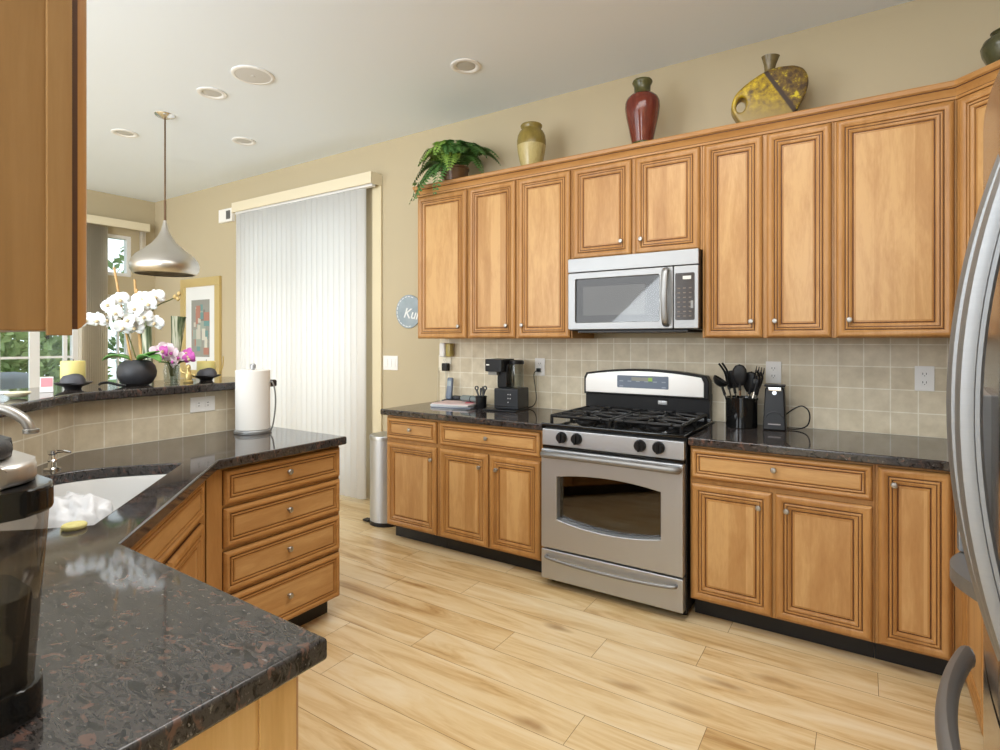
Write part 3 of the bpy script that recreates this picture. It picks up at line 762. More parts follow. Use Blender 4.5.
def bow(parent, y_):
    pts = []
    for k in range(29):
        z_ = .735 + (1.775 - .735) * k / 28
        pts.append((.128 + .36 * (z_ - 1.255) ** 2 + .018, y_, z_))
    pts = [(.215, y_, .715)] + pts + [(.215, y_, 1.795)]
    b = MB(); rings = []
    pr = [(-.016, -.012), (-.013, -.020), (-.004, -.0225), (.004, -.0215), (.006, -.0185), (.012, -.0185), (.017, -.012), (.018, 0), (.017, .012), (.012, .0185), (-.004, .0225), (-.013, .020), (-.016, .012), (-.018, 0)]
    for i, p in enumerate(pts):
        P = Vector(p); tg = (Vector(pts[min(i + 1, len(pts) - 1)]) - Vector(pts[max(i - 1, 0)])).normalized()
        u = Vector((0, 1, 0)).cross(tg).normalized()
        if u.x < 0: u = -u
        rings.append([b.bm.verts.new(P + u * q[0] + Vector((0, q[1], 0))) for q in pr])
    for a, c in zip(rings, rings[1:]):
        for k in range(len(pr)): b.face([a[k], a[(k + 1) % len(pr)], c[(k + 1) % len(pr)], c[k]])
    b.face(rings[0]); b.face(rings[-1])
    return b.build('handle', STEELH, parent, smooth=40)
bow(dn_, 1.205); bow(df_, 1.318)
pts = [(.203, 1.67, .645)]
for k in range(25):
    y_ = 1.665 - (1.665 - .855) * k / 24
    pts.append((.128 + .42 * (y_ - 1.26) ** 2, y_, .645))
pts.append((.203, .85, .645))
b = MB(); b.tube(pts, .022, 12, (.8, 1.15)); b.build('handle', STEELH, dz_)
# water dispenser on the far door
dy0, dy1 = 1.40, 1.64
dsp = D.objects.new('dispenser', None)
b = MB(); b.box(.178, .214, dy0, dy0 + .025, .90, 1.27, .004); b.box(.178, .226, dy1 - .025, dy1, .90, 1.27, .004); b.box(.178, .222, dy0 + .02, dy1 - .02, 1.20, 1.27, .004)
dsp = b.build('dispenser', STEELH, df_)
b = MB(); b.box(.196, .214, dy0 + .025, dy1 - .025, .90, 1.20); b.build('dispenser_recess', BLACKG, dsp, smooth=0)
b = MB(); tp = [(.22, dy0), (.190, dy0)]
for k in range(13):
    a = PI * k / 12; tp.append((.190 - .036 * math.sin(a), dy0 + (dy1 - dy0) * k / 12))
tp += [(.190, dy1), (.22, dy1)]
b.prism(tp, 2, .868, .898, .004); b.build('drip_tray', STEELH, dsp)

# ------------------------------------------------------------------ blinds
vb = thing('vertical_blind', 'closed white vertical blinds over the patio door', 'blinds', (0, 0, 0))
b = MB(); sx0, sx1 = -5.39, -3.553
n_ = 25; pitch = (sx1 - sx0) / n_
for k in range(n_):
    xa = sx0 + k * pitch - .006; w_ = pitch + .014
    rows = []
    for z_ in (.022, 2.66):
        rows.append([(xa + w_ * q / 6, 3.342 + .030 * q / 6 - .008 * math.sin(PI * q / 6), z_) for q in range(7)])
    b.grid(rows)
o = b.build('slats', BLIND, vb, smooth=60)
md = o.modifiers.new('thickness', 'SOLIDIFY'); md.thickness = .0016
b = MB(); b.box(-5.44, -3.433, 3.318, 3.328, 2.682, 2.780, .002); b.box(-3.443, -3.433, 3.3285, WY - .001, 2.682, 2.780, .002); b.box(-5.44, -5.43, 3.3285, WY - .001, 2.682, 2.780, .002); b.box(-5.43, -3.443, 3.3285, WY - .001, 2.770, 2.780)
b.build('valance', VAL, vb)
b = MB(); b.box(-5.42, -3.45, 3.345, 3.385, 2.665, 2.700, .002); b.build('headrail', WTRIM, vb)
nb = thing('vertical_blind', 'beige vertical blinds gathered beside the nook window', 'blinds', (0, 0, 0))
b = MB()
for k in range(13):
    y_ = 2.64 + k * .021
    b.grid([[(BX + .045 + .075 * q / 4, y_ + .012 * math.sin(PI * q / 4), z_) for q in range(5)] for z_ in (.05, 2.66)])
for k in range(3):
    y_ = 3.255 + k * .018
    b.grid([[(BX + .05 + .07 * q / 4, y_, z_) for q in range(5)] for z_ in (2.2, 2.66)])
o = b.build('slats', SHEER, nb, smooth=60); md = o.modifiers.new('thickness', 'SOLIDIFY'); md.thickness = .0016
b = MB(); b.box(BX + .13, BX + .14, .35, 3.33, 2.665, 2.755, .002); b.box(BX + .001, BX + .1295, 3.32, 3.33, 2.665, 2.755); b.box(BX + .001, BX + .1295, .35, .36, 2.665, 2.755); b.box(BX + .001, BX + .13, .36, 3.32, 2.745, 2.755)
b.build('valance', VAL, nb)

# ------------------------------------------------------------------ wall things
def wallplate(name, label, cat, x, z, w, h, mat, kind, y=WY - .0105):
    t = thing(name, label, cat, (x, y, z))
    b = MB(); b.box(-w / 2, w / 2, -.006, 0, -h / 2, h / 2, .002); b.build('plate', mat, t)
    if kind == 'outlet':
        for s_ in (-1, 1):
            b = MB(); b.box(-.017, .017, -.009, -.0062, s_ * .021 - .014, s_ * .021 + .014, .002)
            b.mat(1)
            for q in (-.007, .007): b.box(q - .0012, q + .0012, -.0098, -.0091, s_ * .021 - .002, s_ * .021 + .008)
            b.box(-.002, .002, -.0098, -.0091, s_ * .021 - .009, s_ * .021 - .006)
            b.build('socket', [mat, BLACKP], t)
    elif kind == 'switch':
        for s_ in (-1, 0, 1):
            b = MB(); b.box(s_ * .046 - .016, s_ * .046 + .016, -.0095, -.0062, -.033, .033, .002); b.build('rocker', mat, t)
    return t
wallplate('light_switch', 'white triple rocker switch plate on the tan wall beside the blinds', 'switch', -3.335, 1.183, .165, .12, WHITE, 'switch', WY - .0008)
wallplate('wall_outlet', 'white outlet on the backsplash with the coffee brewer cord plugged in', 'outlet', -1.898, 1.187, .078, .122, WHITE, 'outlet')
wallplate('wall_outlet', 'white outlet on the backsplash behind the can opener', 'outlet', -.420, 1.195, .078, .122, WHITE, 'outlet')
wallplate('wall_outlet', 'empty white outlet on the backsplash near the refrigerator', 'outlet', .250, 1.186, .078, .122, WHITE, 'outlet')
wallplate('wall_outlet', 'ivory double outlet plate above the cordless phone', 'outlet', -2.745, 1.195, .12, .122, IVORY, 'outlet')
# outlet in the bar tile
t = thing('wall_outlet', 'white sideways outlet in the tiled bar wall left of the paper towels', 'outlet', (-2.7998, 1.553, 1.052), R(90))
b = MB(); b.box(-.062, .062, -.006, 0, -.037, .037, .002); b.build('plate', WHITE, t)
for s_ in (-1, 1):
    b = MB(); b.box(s_ * .023 - .014, s_ * .023 + .014, -.009, -.0062, -.016, .016, .002); b.mat(1)
    for q in (-.007, .007): b.box(s_ * .023 - .005, s_ * .023 + .005, -.0098, -.0091, q - .0012, q + .0012)
    b.build('socket', [WHITE, BLACKP], t)
# motion sensor / chime on the wall
t = thing('door_chime', 'small white box with a dark square high on the wall left of the blinds', 'chime', (-5.715, WY - .001, 2.705))
b = MB(); b.box(-.125, .125, -.035, 0, -.07, .07, .004); b.build('case', WHITE, t)
b = MB(); b.box(.02, .095, -.038, -.0352, -.045, .045); b.build('grille', plain('grille_grey', (.12, .12, .12), .5), t, smooth=0)
# round sign
t = thing('round_sign', 'round grey blue wall sign with white script beside the wall cabinets', 'sign', (-3.128, WY - .001, 1.608))
b = MB(); b.lathe([(0, 0), (.137, 0), (.137, .010), (.134, .012), (0, .012)], (0, 0, 0), 48, Matrix.Rotation(PI / 2, 4, 'X')); b.build('disc', mottled('slate_blue_paint', [(.3, srgb(140, 155, 165)), (.7, srgb(164, 177, 184))], 9, .6), t)
b = MB()
for k in range(14):
    a = R(70 + k * 16); b.box(-.012, .012, -.0135, -.0122, -.003, .003, M=Matrix.Translation((.122 * math.cos(a), 0, .122 * math.sin(a))) @ Matrix.Rotation(-(a + PI / 2), 4, 'Y'))
b.build('border_print', plain('sign_white', (.80, .82, .82), .6), t, smooth=0)
cu = D.curves.new('lettering', 'FONT'); cu.body = 'Kum'; cu.size = .115; cu.shear = .25; cu.extrude = .0008; cu.offset = .0015
tmp = D.objects.new('tmp', cu); COL.objects.link(tmp); dg = bpy.context.evaluated_depsgraph_get(); dg.update(); me = D.meshes.new_from_object(tmp.evaluated_get(dg)); D.objects.remove(tmp)
me.materials.clear(); o = link('lettering', me, t, (-.055, -.0132, -.045), (R(90), R(8), 0)); me.materials.append(D.materials['sign_white'])
# framed art
t = thing('framed_art', 'tall gold framed abstract print on the nook wall behind the orchid', 'picture', (-6.237, WY - .001, 1.506))
def ring_frame(b, w, h, fw, d0, d1):
    for q in ((-w / 2, w / 2, h / 2 - fw, h / 2), (-w / 2, w / 2, -h / 2, -h / 2 + fw), (-w / 2, -w / 2 + fw, -h / 2 + fw, h / 2 - fw), (w / 2 - fw, w / 2, -h / 2 + fw, h / 2 - fw)):
        b.box(q[0], q[1], d0, d1, q[2], q[3], .003)
b = MB(); ring_frame(b, .80, 1.128, .095, -.03, 0); b.build('frame', plain('gold_frame', (.62, .47, .20), .35, .3), t)
b = MB(); b.box(-.305, .305, -.012, -.002, -.469, .469); b.build('mat', plain('white_mat', (.78, .79, .79), .7), t, smooth=0)
b = MB(); cols = [(.30, .30, .27), (.55, .53, .46), (.33, .38, .33), (.42, .20, .15), (.16, .30, .29), (.62, .60, .52), (.22, .21, .19)]
b.box(-.185, .185, -.0135, -.0121, -.32, .32)
rnd = random.Random(5)
for k in range(26):
    x_ = rnd.uniform(-.17, .09); z_ = rnd.uniform(-.31, .22); w_ = rnd.uniform(.05, .12); h_ = rnd.uniform(.05, .13)
    b.mat(rnd.randrange(1, 7)).box(x_, min(x_ + w_, .183), -.0140 - k * .00012, -.01355, z_, min(z_ + h_, .318))
b.build('print', [plain('art_tone_%s' % n_, c_, .7) for n_, c_ in zip(('slate', 'stone', 'sage', 'rust', 'teal', 'sand', 'charcoal'), cols)], t, smooth=0)

# ------------------------------------------------------------------ ceiling things
def can(label, x, y):
    t = thing('recessed_light', label, 'light', (x, y, CZ), 0, 'recessed ceiling lights')
    b = MB(); b.lathe([(.060, -.0005), (.094, -.0005), (.094, -.005), (.088, -.008), (.068, -.008), (.064, -.004), (.060, -.0005)], (0, 0, 0), 40, cap=False); b.build('trim_ring', WTRIM, t, smooth=50)
    b = MB(); b.lathe([(0, -.004), (.030, -.0045), (.056, -.002), (.0595, -.0008)], (0, 0, 0), 32, cap=False); b.build('lens', plain('lens_grey', (.55, .55, .54), .4), t, smooth=60)
    return t
can('recessed ceiling light nearest the wall cabinets, alone at the centre of the ceiling', -2.051, 2.774)
can('recessed ceiling light between the round speaker and the pendant lamp', -3.728, 2.134)
can('recessed ceiling light left of the pendant lamp canopy', -5.043, 2.161)
can('recessed ceiling light below the round speaker, closest to the patio blinds', -4.40, 2.796)
t = thing('ceiling_speaker', 'round white in-ceiling speaker grille, larger than the lights beside it', 'speaker', (-3.256, 2.131, CZ))
b = MB(); b.lathe([(.105, -.0005), (.128, -.0005), (.128, -.005), (.124, -.008), (.108, -.008), (.105, -.004)], (0, 0, 0), 40, cap=False); b.build('rim', WTRIM, t, smooth=50)
b = MB(); b.lathe([(0, -.009), (.06, -.0085), (.1075, -.006)], (0, 0, 0), 40, cap=False); b.lathe([(0, -.011), (.012, -.0108), (.013, -.009)], (0, 0, 0), 16, cap=False); b.build('grille', plain('grille_white', (.62, .62, .62), .7), t, smooth=50)
# pendant
pl = thing('pendant_lamp', 'brushed metal teardrop pendant lamp hanging over the breakfast nook', 'lamp', (-4.388, 2.151, 0))
b = MB(); b.lathe([(0, CZ - .028), (.02, CZ - .028), (.062, CZ - .012), (.07, CZ - .0005)], (0, 0, 0), 32, cap=False); b.build('canopy', CHROME, pl)
b = MB(); b.tube([(0, 0, CZ - .026), (0, 0, 2.42)], .006, 8); b.tube([(0, 0, 2.42), (0, 0, 2.262)], .009, 8); b.build('rod', plain('bronze_rod', (.16, .10, .06), .4, .8), pl)
ph = [(p_[0] * .88, 2.268 - (2.268 - p_[1]) * .95) for p_ in [(.014, 2.268), (.020, 2.235), (.032, 2.19), (.056, 2.14), (.100, 2.085), (.160, 2.035), (.215, 1.995), (.248, 1.955), (.262, 1.915), (.258, 1.880), (.240, 1.853), (.225, 1.846)]]
b = MB(); b.lathe(ph + [(p[0] - .004, p[1] + (.003 if i else 0)) for i, p in enumerate(ph[::-1])], (0, 0, 0), 48, cap=False); b.build('lamp_shade', plain('pewter_shade', (.62, .59, .55), .30, 1.0), pl, smooth=60)
b = MB(); b.lathe([(0, 1.93), (.03, 1.935), (.045, 1.97), (.03, 2.01), (.02, 2.06), (.014, 2.10)], (0, 0, 0), 20); b.build('bulb', WHITE, pl, smooth=60)

# ------------------------------------------------------------------ on the wall cabinets
TOP = 2.4885
def fern():
    t = thing('potted_fern', 'green fern in a brown pot on top of the leftmost wall cabinet', 'plant', (-2.495, 3.235, TOP))
    b = MB(); b.lathe([(0, 0), (.075, 0), (.095, .06), (.102, .115), (.108, .118), (.108, .132), (.095, .132), (.088, .11), (0, .10)], (0, 0, 0), 24); b.build('pot', mottled('brown_pot', [(.3, (.10, .045, .018)), (.7, (.20, .10, .04))], 12), t, smooth=50)
    lm = [mottled('fern_dark', [(.3, (.035, .11, .02)), (.7, (.09, .21, .045))], 14, .5), mottled('fern_light', [(.3, (.13, .26, .03)), (.7, (.27, .42, .08))], 14, .5)]
    rnd = random.Random(11)
    fr_ = [(-172, .29, .20, 1), (-150, .31, .10, 0), (-125, .32, .03, 0), (-105, .30, .02, 0), (-80, .26, .06, 0), (-60, .29, .11, 1), (-40, .33, .12, 0), (-20, .34, .14, 0), (-3, .35, .17, 0), (165, .28, .25, 1), (140, .20, .26, 1), (100, .14, .27, 0), (60, .17, .27, 0), (25, .30, .22, 0),
           (-155, .27, .25, 1), (-110, .24, .22, 1), (-70, .24, .20, 0), (-30, .29, .22, 0), (-138, .33, .03, 0), (-90, .20, .28, 1), (10, .24, .27, 0), (-10, .30, .10, 0), (180, .22, .30, 1), (-45, .22, .27, 0), (-115, .31, .06, 0), (-132, .25, .18, 1), (175, .26, .12, 0), (-52, .27, .18, 0), (-20, .26, .20, 0)]
    for a, L_, h_, m_ in fr_:
        a = R(a + rnd.uniform(-7, 7)); dx, dy = math.cos(a), math.sin(a)
        if dx < -.3: L_ *= .88
        if h_ > .12: h_ = .12 + (h_ - .12) * .45
        b = MB(); n = 20; spine = []
        for k in range(n + 1):
            s_ = k / n; r_ = .03 + L_ * (s_ ** .85)
            z_ = .125 + h_ * 4 * (s_ * (.75 - s_ * .62)) - (.27 if h_ < .08 else .15 if h_ < .12 else .05) * s_ ** 2.2
            y_ = dy * r_
            if y_ > .18: y_ = .18
            if y_ > -.205: z_ = max(z_, .016)
            spine.append(Vector((dx * r_, y_, z_)))
        b.tube(spine, [.003 * (1 - .7 * k / n) for k in range(n + 1)], 5)
        for k in range(2, n + 1):
            s_ = k / n; tg = (spine[k] - spine[k - 1]).normalized(); sd_ = tg.cross(Vector((0, 0, 1))).normalized(); up = sd_.cross(tg)
            ln = .066 * math.sin(PI * min(1, .12 + .86 * s_)) ** .7 + .006
            for sg in (-1, 1):
                p = spine[k]; tip = p + sd_ * sg * ln + tg * ln * .35 - up * ln * .28
                m1 = (p + tip) / 2 + tg * .0115 + up * .004; m2 = (p + tip) / 2 - tg * .0115 + up * .004
                b.poly([p + tg * .004, m1, tip, m2]) 
        b.build('frond', lm[m_], t, smooth=0)
fern()
def vase(name, label, prof, loc, mats, split=None, seg=40):
    t = thing(name, label, 'vase', loc)
    return t
t = thing('stoneware_jar', 'olive green two tone stoneware jar between the fern and the red vase', 'vase', (-1.826, 3.19, TOP))
b = MB()
pf = [(.0, .0), (.062, .0), (.066, .01), (.078, .06), (.088, .11), (.094, .155)]
b.lathe(pf, (0, 0, 0), 40, cap=False); b.mat(1)
b.lathe([(.094, .155), (.0945, .16), (.095, .19), (.090, .222), (.078, .248), (.066, .258), (.064, .268), (.070, .278), (.072, .288), (.068, .294), (.058, .290), (.055, .26), (.07, .22), (0, .20)], (0, 0, 0), 40, cap=False)
b.build('body', [mottled('pale_olive_glaze', [(.3, (.36, .28, .10)), (.5, (.48, .40, .17)), (.7, (.34, .25, .08))], 8, .25, (3, 3, .8)), mottled('olive_glaze', [(.3, (.17, .125, .022)), (.7, (.29, .215, .05))], 9, .25, (2, 2, 1))], t, smooth=60)
t = thing('red_vase', 'tall oxblood red vase with a dark green neck on the wall cabinets', 'vase', (-1.080, 3.185, TOP))
b = MB(); b.lathe([(.060, .030), (.064, .05), (.078, .12), (.092, .185), (.099, .235), (.098, .265), (.088, .29), (.068, .308), (.050, .315)], (0, 0, 0), 40, cap=False)
b.build('body', mottled('oxblood_glaze', [(.3, (.09, .014, .010)), (.55, (.155, .030, .018)), (.75, (.24, .075, .040))], 7, .12, (4, 4, .9)), t, smooth=60)
b = MB(); b.lathe([(.049, .314), (.046, .33), (.047, .362), (.054, .374), (.058, .384), (.054, .394), (.044, .392), (.040, .36), (0, .33)], (0, 0, 0), 40, cap=False); b.build('neck', mottled('dark_green_glaze', [(.3, (.030, .035, .012)), (.7, (.12, .11, .035))], 12, .2), t, smooth=60)
b = MB(); b.lathe([(0, 0), (.060, 0), (.062, .010), (.062, .022), (.060, .031)], (0, 0, 0), 40, cap=False); b.build('foot', D.materials['dark_green_glaze'], t, smooth=60)
# yellow flattened vase with a loop hole
t = thing('yellow_vase', 'flattened yellow and brown pottery vase with a hole through one side', 'vase', (-.420, 3.215, TOP), R(14))
ol = smoothpath([(-.115, .0, 0), (-.150, .045, 0), (-.178, .105, 0), (-.165, .165, 0), (-.125, .210, 0), (-.060, .255, 0), (0, .282, 0), (.055, .292, 0), (.120, .288, 0), (.165, .262, 0), (.186, .205, 0), (.172, .135, 0), (.135, .060, 0), (.100, .0, 0)], 5)
hl = [(-.130 + .024 * math.cos(2 * PI * k / 20) + .006 * math.sin(2 * PI * k / 20), .118 + .040 * math.sin(2 * PI * k / 20)) for k in range(20)]
m, nt, bs = nodes('yellow_pottery')
L = nt.links.new
tc = N(nt, 'ShaderNodeTexCoord'); nz = N(nt, 'ShaderNodeTexNoise', Scale=26.0, Detail=6.0, Roughness=.7); L(tc.outputs['Object'], nz.inputs['Vector'])
sp = N(nt, 'ShaderNodeSeparateXYZ'); L(tc.outputs['Object'], sp.inputs[0])
e1 = N(nt, 'ShaderNodeMath', operation='MULTIPLY_ADD'); L(sp.outputs[2], e1.inputs[0]); e1.inputs[1].default_value = .62; L(sp.outputs[0], e1.inputs[2])   # x + .62 z
r_a = ramp(nt, [(.36, srgb(84, 64, 30)), (.50, srgb(160, 132, 20)), (.64, srgb(206, 178, 24))]); L(nz.outputs['Fac'], r_a.inputs[0])
r_b = ramp(nt, [(.40, srgb(70, 52, 40)), (.56, srgb(120, 96, 40)), (.64, srgb(210, 190, 40))]); L(nz.outputs['Fac'], r_b.inputs[0])
zz = N(nt, 'ShaderNodeMapRange'); zz.inputs['From Min'].default_value = .04; zz.inputs['From Max'].default_value = .17; L(sp.outputs[2], zz.inputs['Value'])
mxa = N(nt, 'ShaderNodeMix', data_type='RGBA'); L(zz.outputs[0], mxa.inputs[0]); mxa.inputs[6].default_value = srgb(150, 128, 74); L(r_a.outputs[0], mxa.inputs[7])
st = ramp(nt, [(.155, (0, 0, 0)), (.16, (1, 1, 1))]); L(e1.outputs[0], st.inputs[0])
mxb = N(nt, 'ShaderNodeMix', data_type='RGBA'); L(st.outputs[0], mxb.inputs[0]); L(mxa.outputs[2], mxb.inputs[6]); L(r_b.outputs[0], mxb.inputs[7])
bd = ramp(nt, [(.138, (0, 0, 0)), (.143, (1, 1, 1)), (.163, (1, 1, 1)), (.168, (0, 0, 0))]); L(e1.outputs[0], bd.inputs[0])
mxc = N(nt, 'ShaderNodeMix', data_type='RGBA'); L(bd.outputs[0], mxc.inputs[0]); L(mxb.outputs[2], mxc.inputs[6]); mxc.inputs[7].default_value = srgb(62, 48, 40)
L(mxc.outputs[2], bs.inputs['Base Color']); bs.inputs['Roughness'].default_value = .35
YP = m
o = plate('body', YP, [(p.x, p.y) for p in ol], [hl], -.042, .042, .006, t, MX, 1)
md = o.modifiers.new('round', 'REMESH'); md.mode = 'VOXEL'; md.voxel_size = .006; md.use_smooth_shade = True
md = o.modifiers.new('soften', 'SMOOTH'); md.factor = .5; md.iterations = 18
b = MB(); b.lathe([(.026, .270), (.024, .292), (.030, .325), (.040, .355), (.044, .366), (.040, .368), (.026, .33), (0, .30)], (0, 0, 0), 28, cap=False, sy=.7, M=Matrix.Translation((-.012, 0, 0)) @ Matrix.Rotation(R(4), 4, 'Y')); b.build('neck', mottled('bronze_glaze', [(.3, (.07, .05, .02)), (.7, (.24, .18, .07))], 9, .25), t, smooth=60)
b = MB(); b.lathe([(0, 0), (.045, 0), (.06, .03), (.085, .09), (.09, .12), (.08, .145), (.055, .162), (.052, .172), (.058, .178), (.045, .176), (.04, .15), (0, .13)], (0, 0, 0), 36, cap=False)
tag(b.build('green_vase', mottled('dark_moss_glaze', [(.3, (.035, .035, .016)), (.7, (.10, .10, .045))], 9, .2), smooth=60, loc=(.506, 3.115, TOP)), 'dark green vase on the corner wall cabinet, cut off by the right edge', 'vase')

# ------------------------------------------------------------------ left counter things
CT = .9005
# coffee brewer
cb_ = thing('coffee_brewer', 'black drip coffee brewer with side glass carafe on the left granite countertop', 'coffee maker', (-2.055, 3.22, CT), R(6))
cb_.scale = (.74, .85, 1)
b = MB(); b.box(-.155, .185, -.13, .125, 0, .012, .004); b.build('base_plate', BLACKP, cb_)
b = MB(); b.box(-.055, .185, -.09, .12, .013, .150, .008); b.build('warming_base', plain('charcoal_plastic', (.022, .024, .029), .38, spec=.3), cb_)
b = MB(); b.box(-.058, .040, -.03, .12, .1505, .335, .008); b.build('tower', BLACKP, cb_)
b = MB(); b.prism(rrect(-.150, .045, -.105, .12, .03), 2, .262, .345, .006); b.build('brew_head', BLACKP, cb_, smooth=40)
b = MB(); b.box(-.125, -.035, -.075, -.005, .238, .2615, .003); b.build('filter_drawer', plain('grey_spout', (.34, .33, .31), .4), cb_)
b = MB(); b.box(-.125, -.095, -.1062, -.1046, .303, .311); b.build('badge', WHITE, cb_, smooth=0)
b = MB(); b.box(-.050, .180, -.0925, -.0905, .030, .034); b.build('base_groove', BLACKG, cb_, smooth=0)
b = MB()
for k in range(3):
    for q in range(2):
        if not (q == 1 and k == 0): b.lathe([(0, 0), (.004, 0), (.004, .002), (0, .002)], (.088 + q * .022, -.0905, .060 + k * .026), 10, Matrix.Rotation(PI / 2, 4, 'X'))
b.build('button', WHITE, cb_)
cf = MB().lathe([(0, .1515), (.052, .1515), (.060, .157), (.062, .20), (.062, .30), (.058, .312), (.052, .312), (.056, .30), (.056, .20), (.05, .16), (0, .158)], (.115, .02, 0), 32, cap=False).build('carafe', CLEAR, cb_, smooth=60)
b = MB(); b.lathe([(0, .3125), (.064, .3125), (.066, .318), (.064, .334), (.05, .338), (0, .338)], (.115, .02, 0), 32); b.build('lid', BLACKP, cf)
b = MB(); b.tube(smoothpath([(.070, -.022, .310), (.056, -.048, .30), (.052, -.052, .25), (.054, -.050, .20), (.068, -.022, .185)], 6), .009, 8, (1.2, .7)); b.build('handle', BLACKP, cf)
# pen cup
pc = thing('pen_cup', 'small black cup of scissors and pens left of the coffee brewer', 'cup', (-2.235, 3.20, CT))
b = MB(); b.lathe([(0, 0), (.036, 0), (.038, .004), (.040, .085), (.037, .085), (.035, .01), (0, .008)], (0, 0, 0), 24, cap=False); b.build('cup', BLACKP, pc, smooth=50)
for dx, dy, tx, ty, h_ in ((.0, .0, -.045, .01, .125), (.01, .01, .005, .015, .15), (.0, -.01, .04, -.01, .13), (-.01, .0, -.015, .02, .138)):
    b = MB(); b.tube([(dx, dy, .012), (dx + (tx - dx) * .6, dy + (ty - dy) * .6, .085), (tx, ty, h_)], [.004, .006, .008], 8)
    if h_ in (.125, .13): b.lathe([(.009, -.004), (.016, -.004), (.016, .004), (.009, .004), (.009, -.004)], (tx, ty, h_ + .012), 14, Matrix.Rotation(PI / 2, 4, 'X'), cap=False)
    b.build('scissors' if h_ in (.125, .13) else 'pen', DARKGREY, pc)
# papers and remote
pp = thing('paper_stack', 'stack of white papers and folders at the left end of the counter', 'papers', (-2.445, 3.20, CT), R(12))
tones = [(.30, .34, .42), (.74, .75, .76), (.62, .66, .72), (.78, .78, .77), (.72, .56, .56)]
for k in range(5):
    b = MB(); b.box(-.15, .15, -.105, .105, k * .0052, k * .0052 + .0048, .0008, M=Matrix.Translation((random.uniform(-.012, .012), random.uniform(-.01, .01), 0)) @ Matrix.Rotation(R(random.uniform(-7, 7)), 4, 'Z'))
    b.build('paper', plain('paper_tone_%s' % ('navy', 'white', 'blue', 'cream', 'pink')[k], tones[k], .6), pp, smooth=0)
b = MB(); b.box(.06, .12, -.05, .03, .0262, .0268, M=Matrix.Rotation(R(20), 4, 'Z')); b.build('sticky_note', plain('pink_note', (.70, .14, .18), .6), pp, smooth=0)
gp = thing('grey_pouch', 'grey rolled pouch lying on the paper stack', 'pouch', (-2.38, 3.265, CT + .0275), R(-12))
b = MB(); b.lathe([(0, -.085), (.020, -.084), (.027, -.07), (.028, 0), (.027, .07), (.020, .084), (0, .085)], (0, 0, .024), 20, Matrix.Rotation(PI / 2, 4, 'Y'), sx=.85); b.build('body', plain('grey_fabric', (.20, .24, .24), .7), gp, smooth=60)
b = MB(); b.lathe([(.0285, -.004), (.0295, -.004), (.0295, .004), (.0285, .004)], (.03, 0, .024), 20, Matrix.Rotation(PI / 2, 4, 'Y'), cap=False, sx=.86); b.build('strap', BLACKP, gp)
# cordless phone
ph_ = thing('cordless_phone', 'grey cordless phone standing in its cradle by the wall', 'phone', (-2.640, 3.375, CT), R(8))
b = MB(); b.box(-.055, .085, -.05, .05, 0, .022, .008); b.box(-.035, .075, -.005, .045, .0221, .05, .008); b.build('cradle', DARKGREY, ph_)
hs = MB().box(-.024, .024, -.014, .014, .0, .165, .009, 3, M=Matrix.Translation((-.005, -.018, .024)) @ Matrix.Rotation(R(-9), 4, 'X')).build('handset', plain('steel_blue_plastic', (.15, .19, .26), .35), ph_, smooth=50)
b = MB(); b.box(-.016, .016, -.0158, -.0145, .10, .140, M=Matrix.Translation((-.005, -.018, .024)) @ Matrix.Rotation(R(-9), 4, 'X')); b.build('screen', plain('phone_screen', (.30, .36, .38), .2), hs, smooth=0)
# plug-in device and adapter on the ivory outlet
pd = thing('plug_in_freshener', 'white plug-in air freshener with amber back on the ivory outlet', 'freshener', (-2.708, WY - .021, 1.292))
b = MB(); b.box(-.042, .012, -.062, -.012, -.050, .062, .012, 3); b.build('shell', WHITE, pd, smooth=50)
b = MB(); b.box(.0125, .060, -.05, 0, -.045, .058, .010, 3); b.build('cartridge', plain('amber_plastic', (.42, .34, .10), .3), pd, smooth=50)
ad = thing('power_adapter', 'black power adapter plugged in below the air freshener', 'adapter', (-2.715, WY - .0205, 1.166))
b = MB(); b.box(-.026, .026, -.042, -.0005, -.030, .030, .006); b.build('block', BLACKP, ad)
b = MB(); b.tube(smoothpath([(0, -.02, -.03), (.002, -.02, -.08), (.002, -.022, -.16), (.0, -.022, -.22), (-.005, -.03, -.261)], 8), .0025, 6); b.build('cable', plain('grey_cable', (.45, .43, .38), .5), ad)
cd = MB().tube(smoothpath([(-2.800, WY - .0205, 1.16), (-2.800, WY - .028, 1.12), (-2.803, WY - .03, 1.0), (-2.803, WY - .03, .93), (-2.803, WY - .035, .9045), (-2.80, WY - .055, .9040)], 8), .0028, 6).build('phone_cable', plain('ivory_cable', (.62, .56, .42), .5))
tag(cd, 'thin ivory cable hanging from the ivory outlet to the countertop', 'cord')
# coffee brewer cord
CM = (Matrix.Translation((-2.055, 3.22, CT)) @ Matrix.Rotation(R(6), 4, 'Z') @ Matrix.Diagonal((.74, .85, 1, 1))).inverted()
px_, py_, pz_ = -1.898, WY - .0205, 1.166
b = MB(); b.box(px_ - .013, px_ + .013, py_ - .028, py_ - .0003, pz_ - .013, pz_ + .013, .005, M=CM); pg = b.build('plug', BLACKP, cb_)
b = MB(); b.tube([CM @ (Vector(p) + Vector((px_, py_, pz_))) for p in smoothpath([(-.005, -.026, -.002), (-.028, -.030, -.03), (-.020, -.025, -.12), (-.010, -.028, -.20), (-.025, -.04, -.245), (-.055, -.06, -.259), (-.075, -.08, -.261)], 8)], .0038, 8); b.build('cord', BLACKP, cb_)

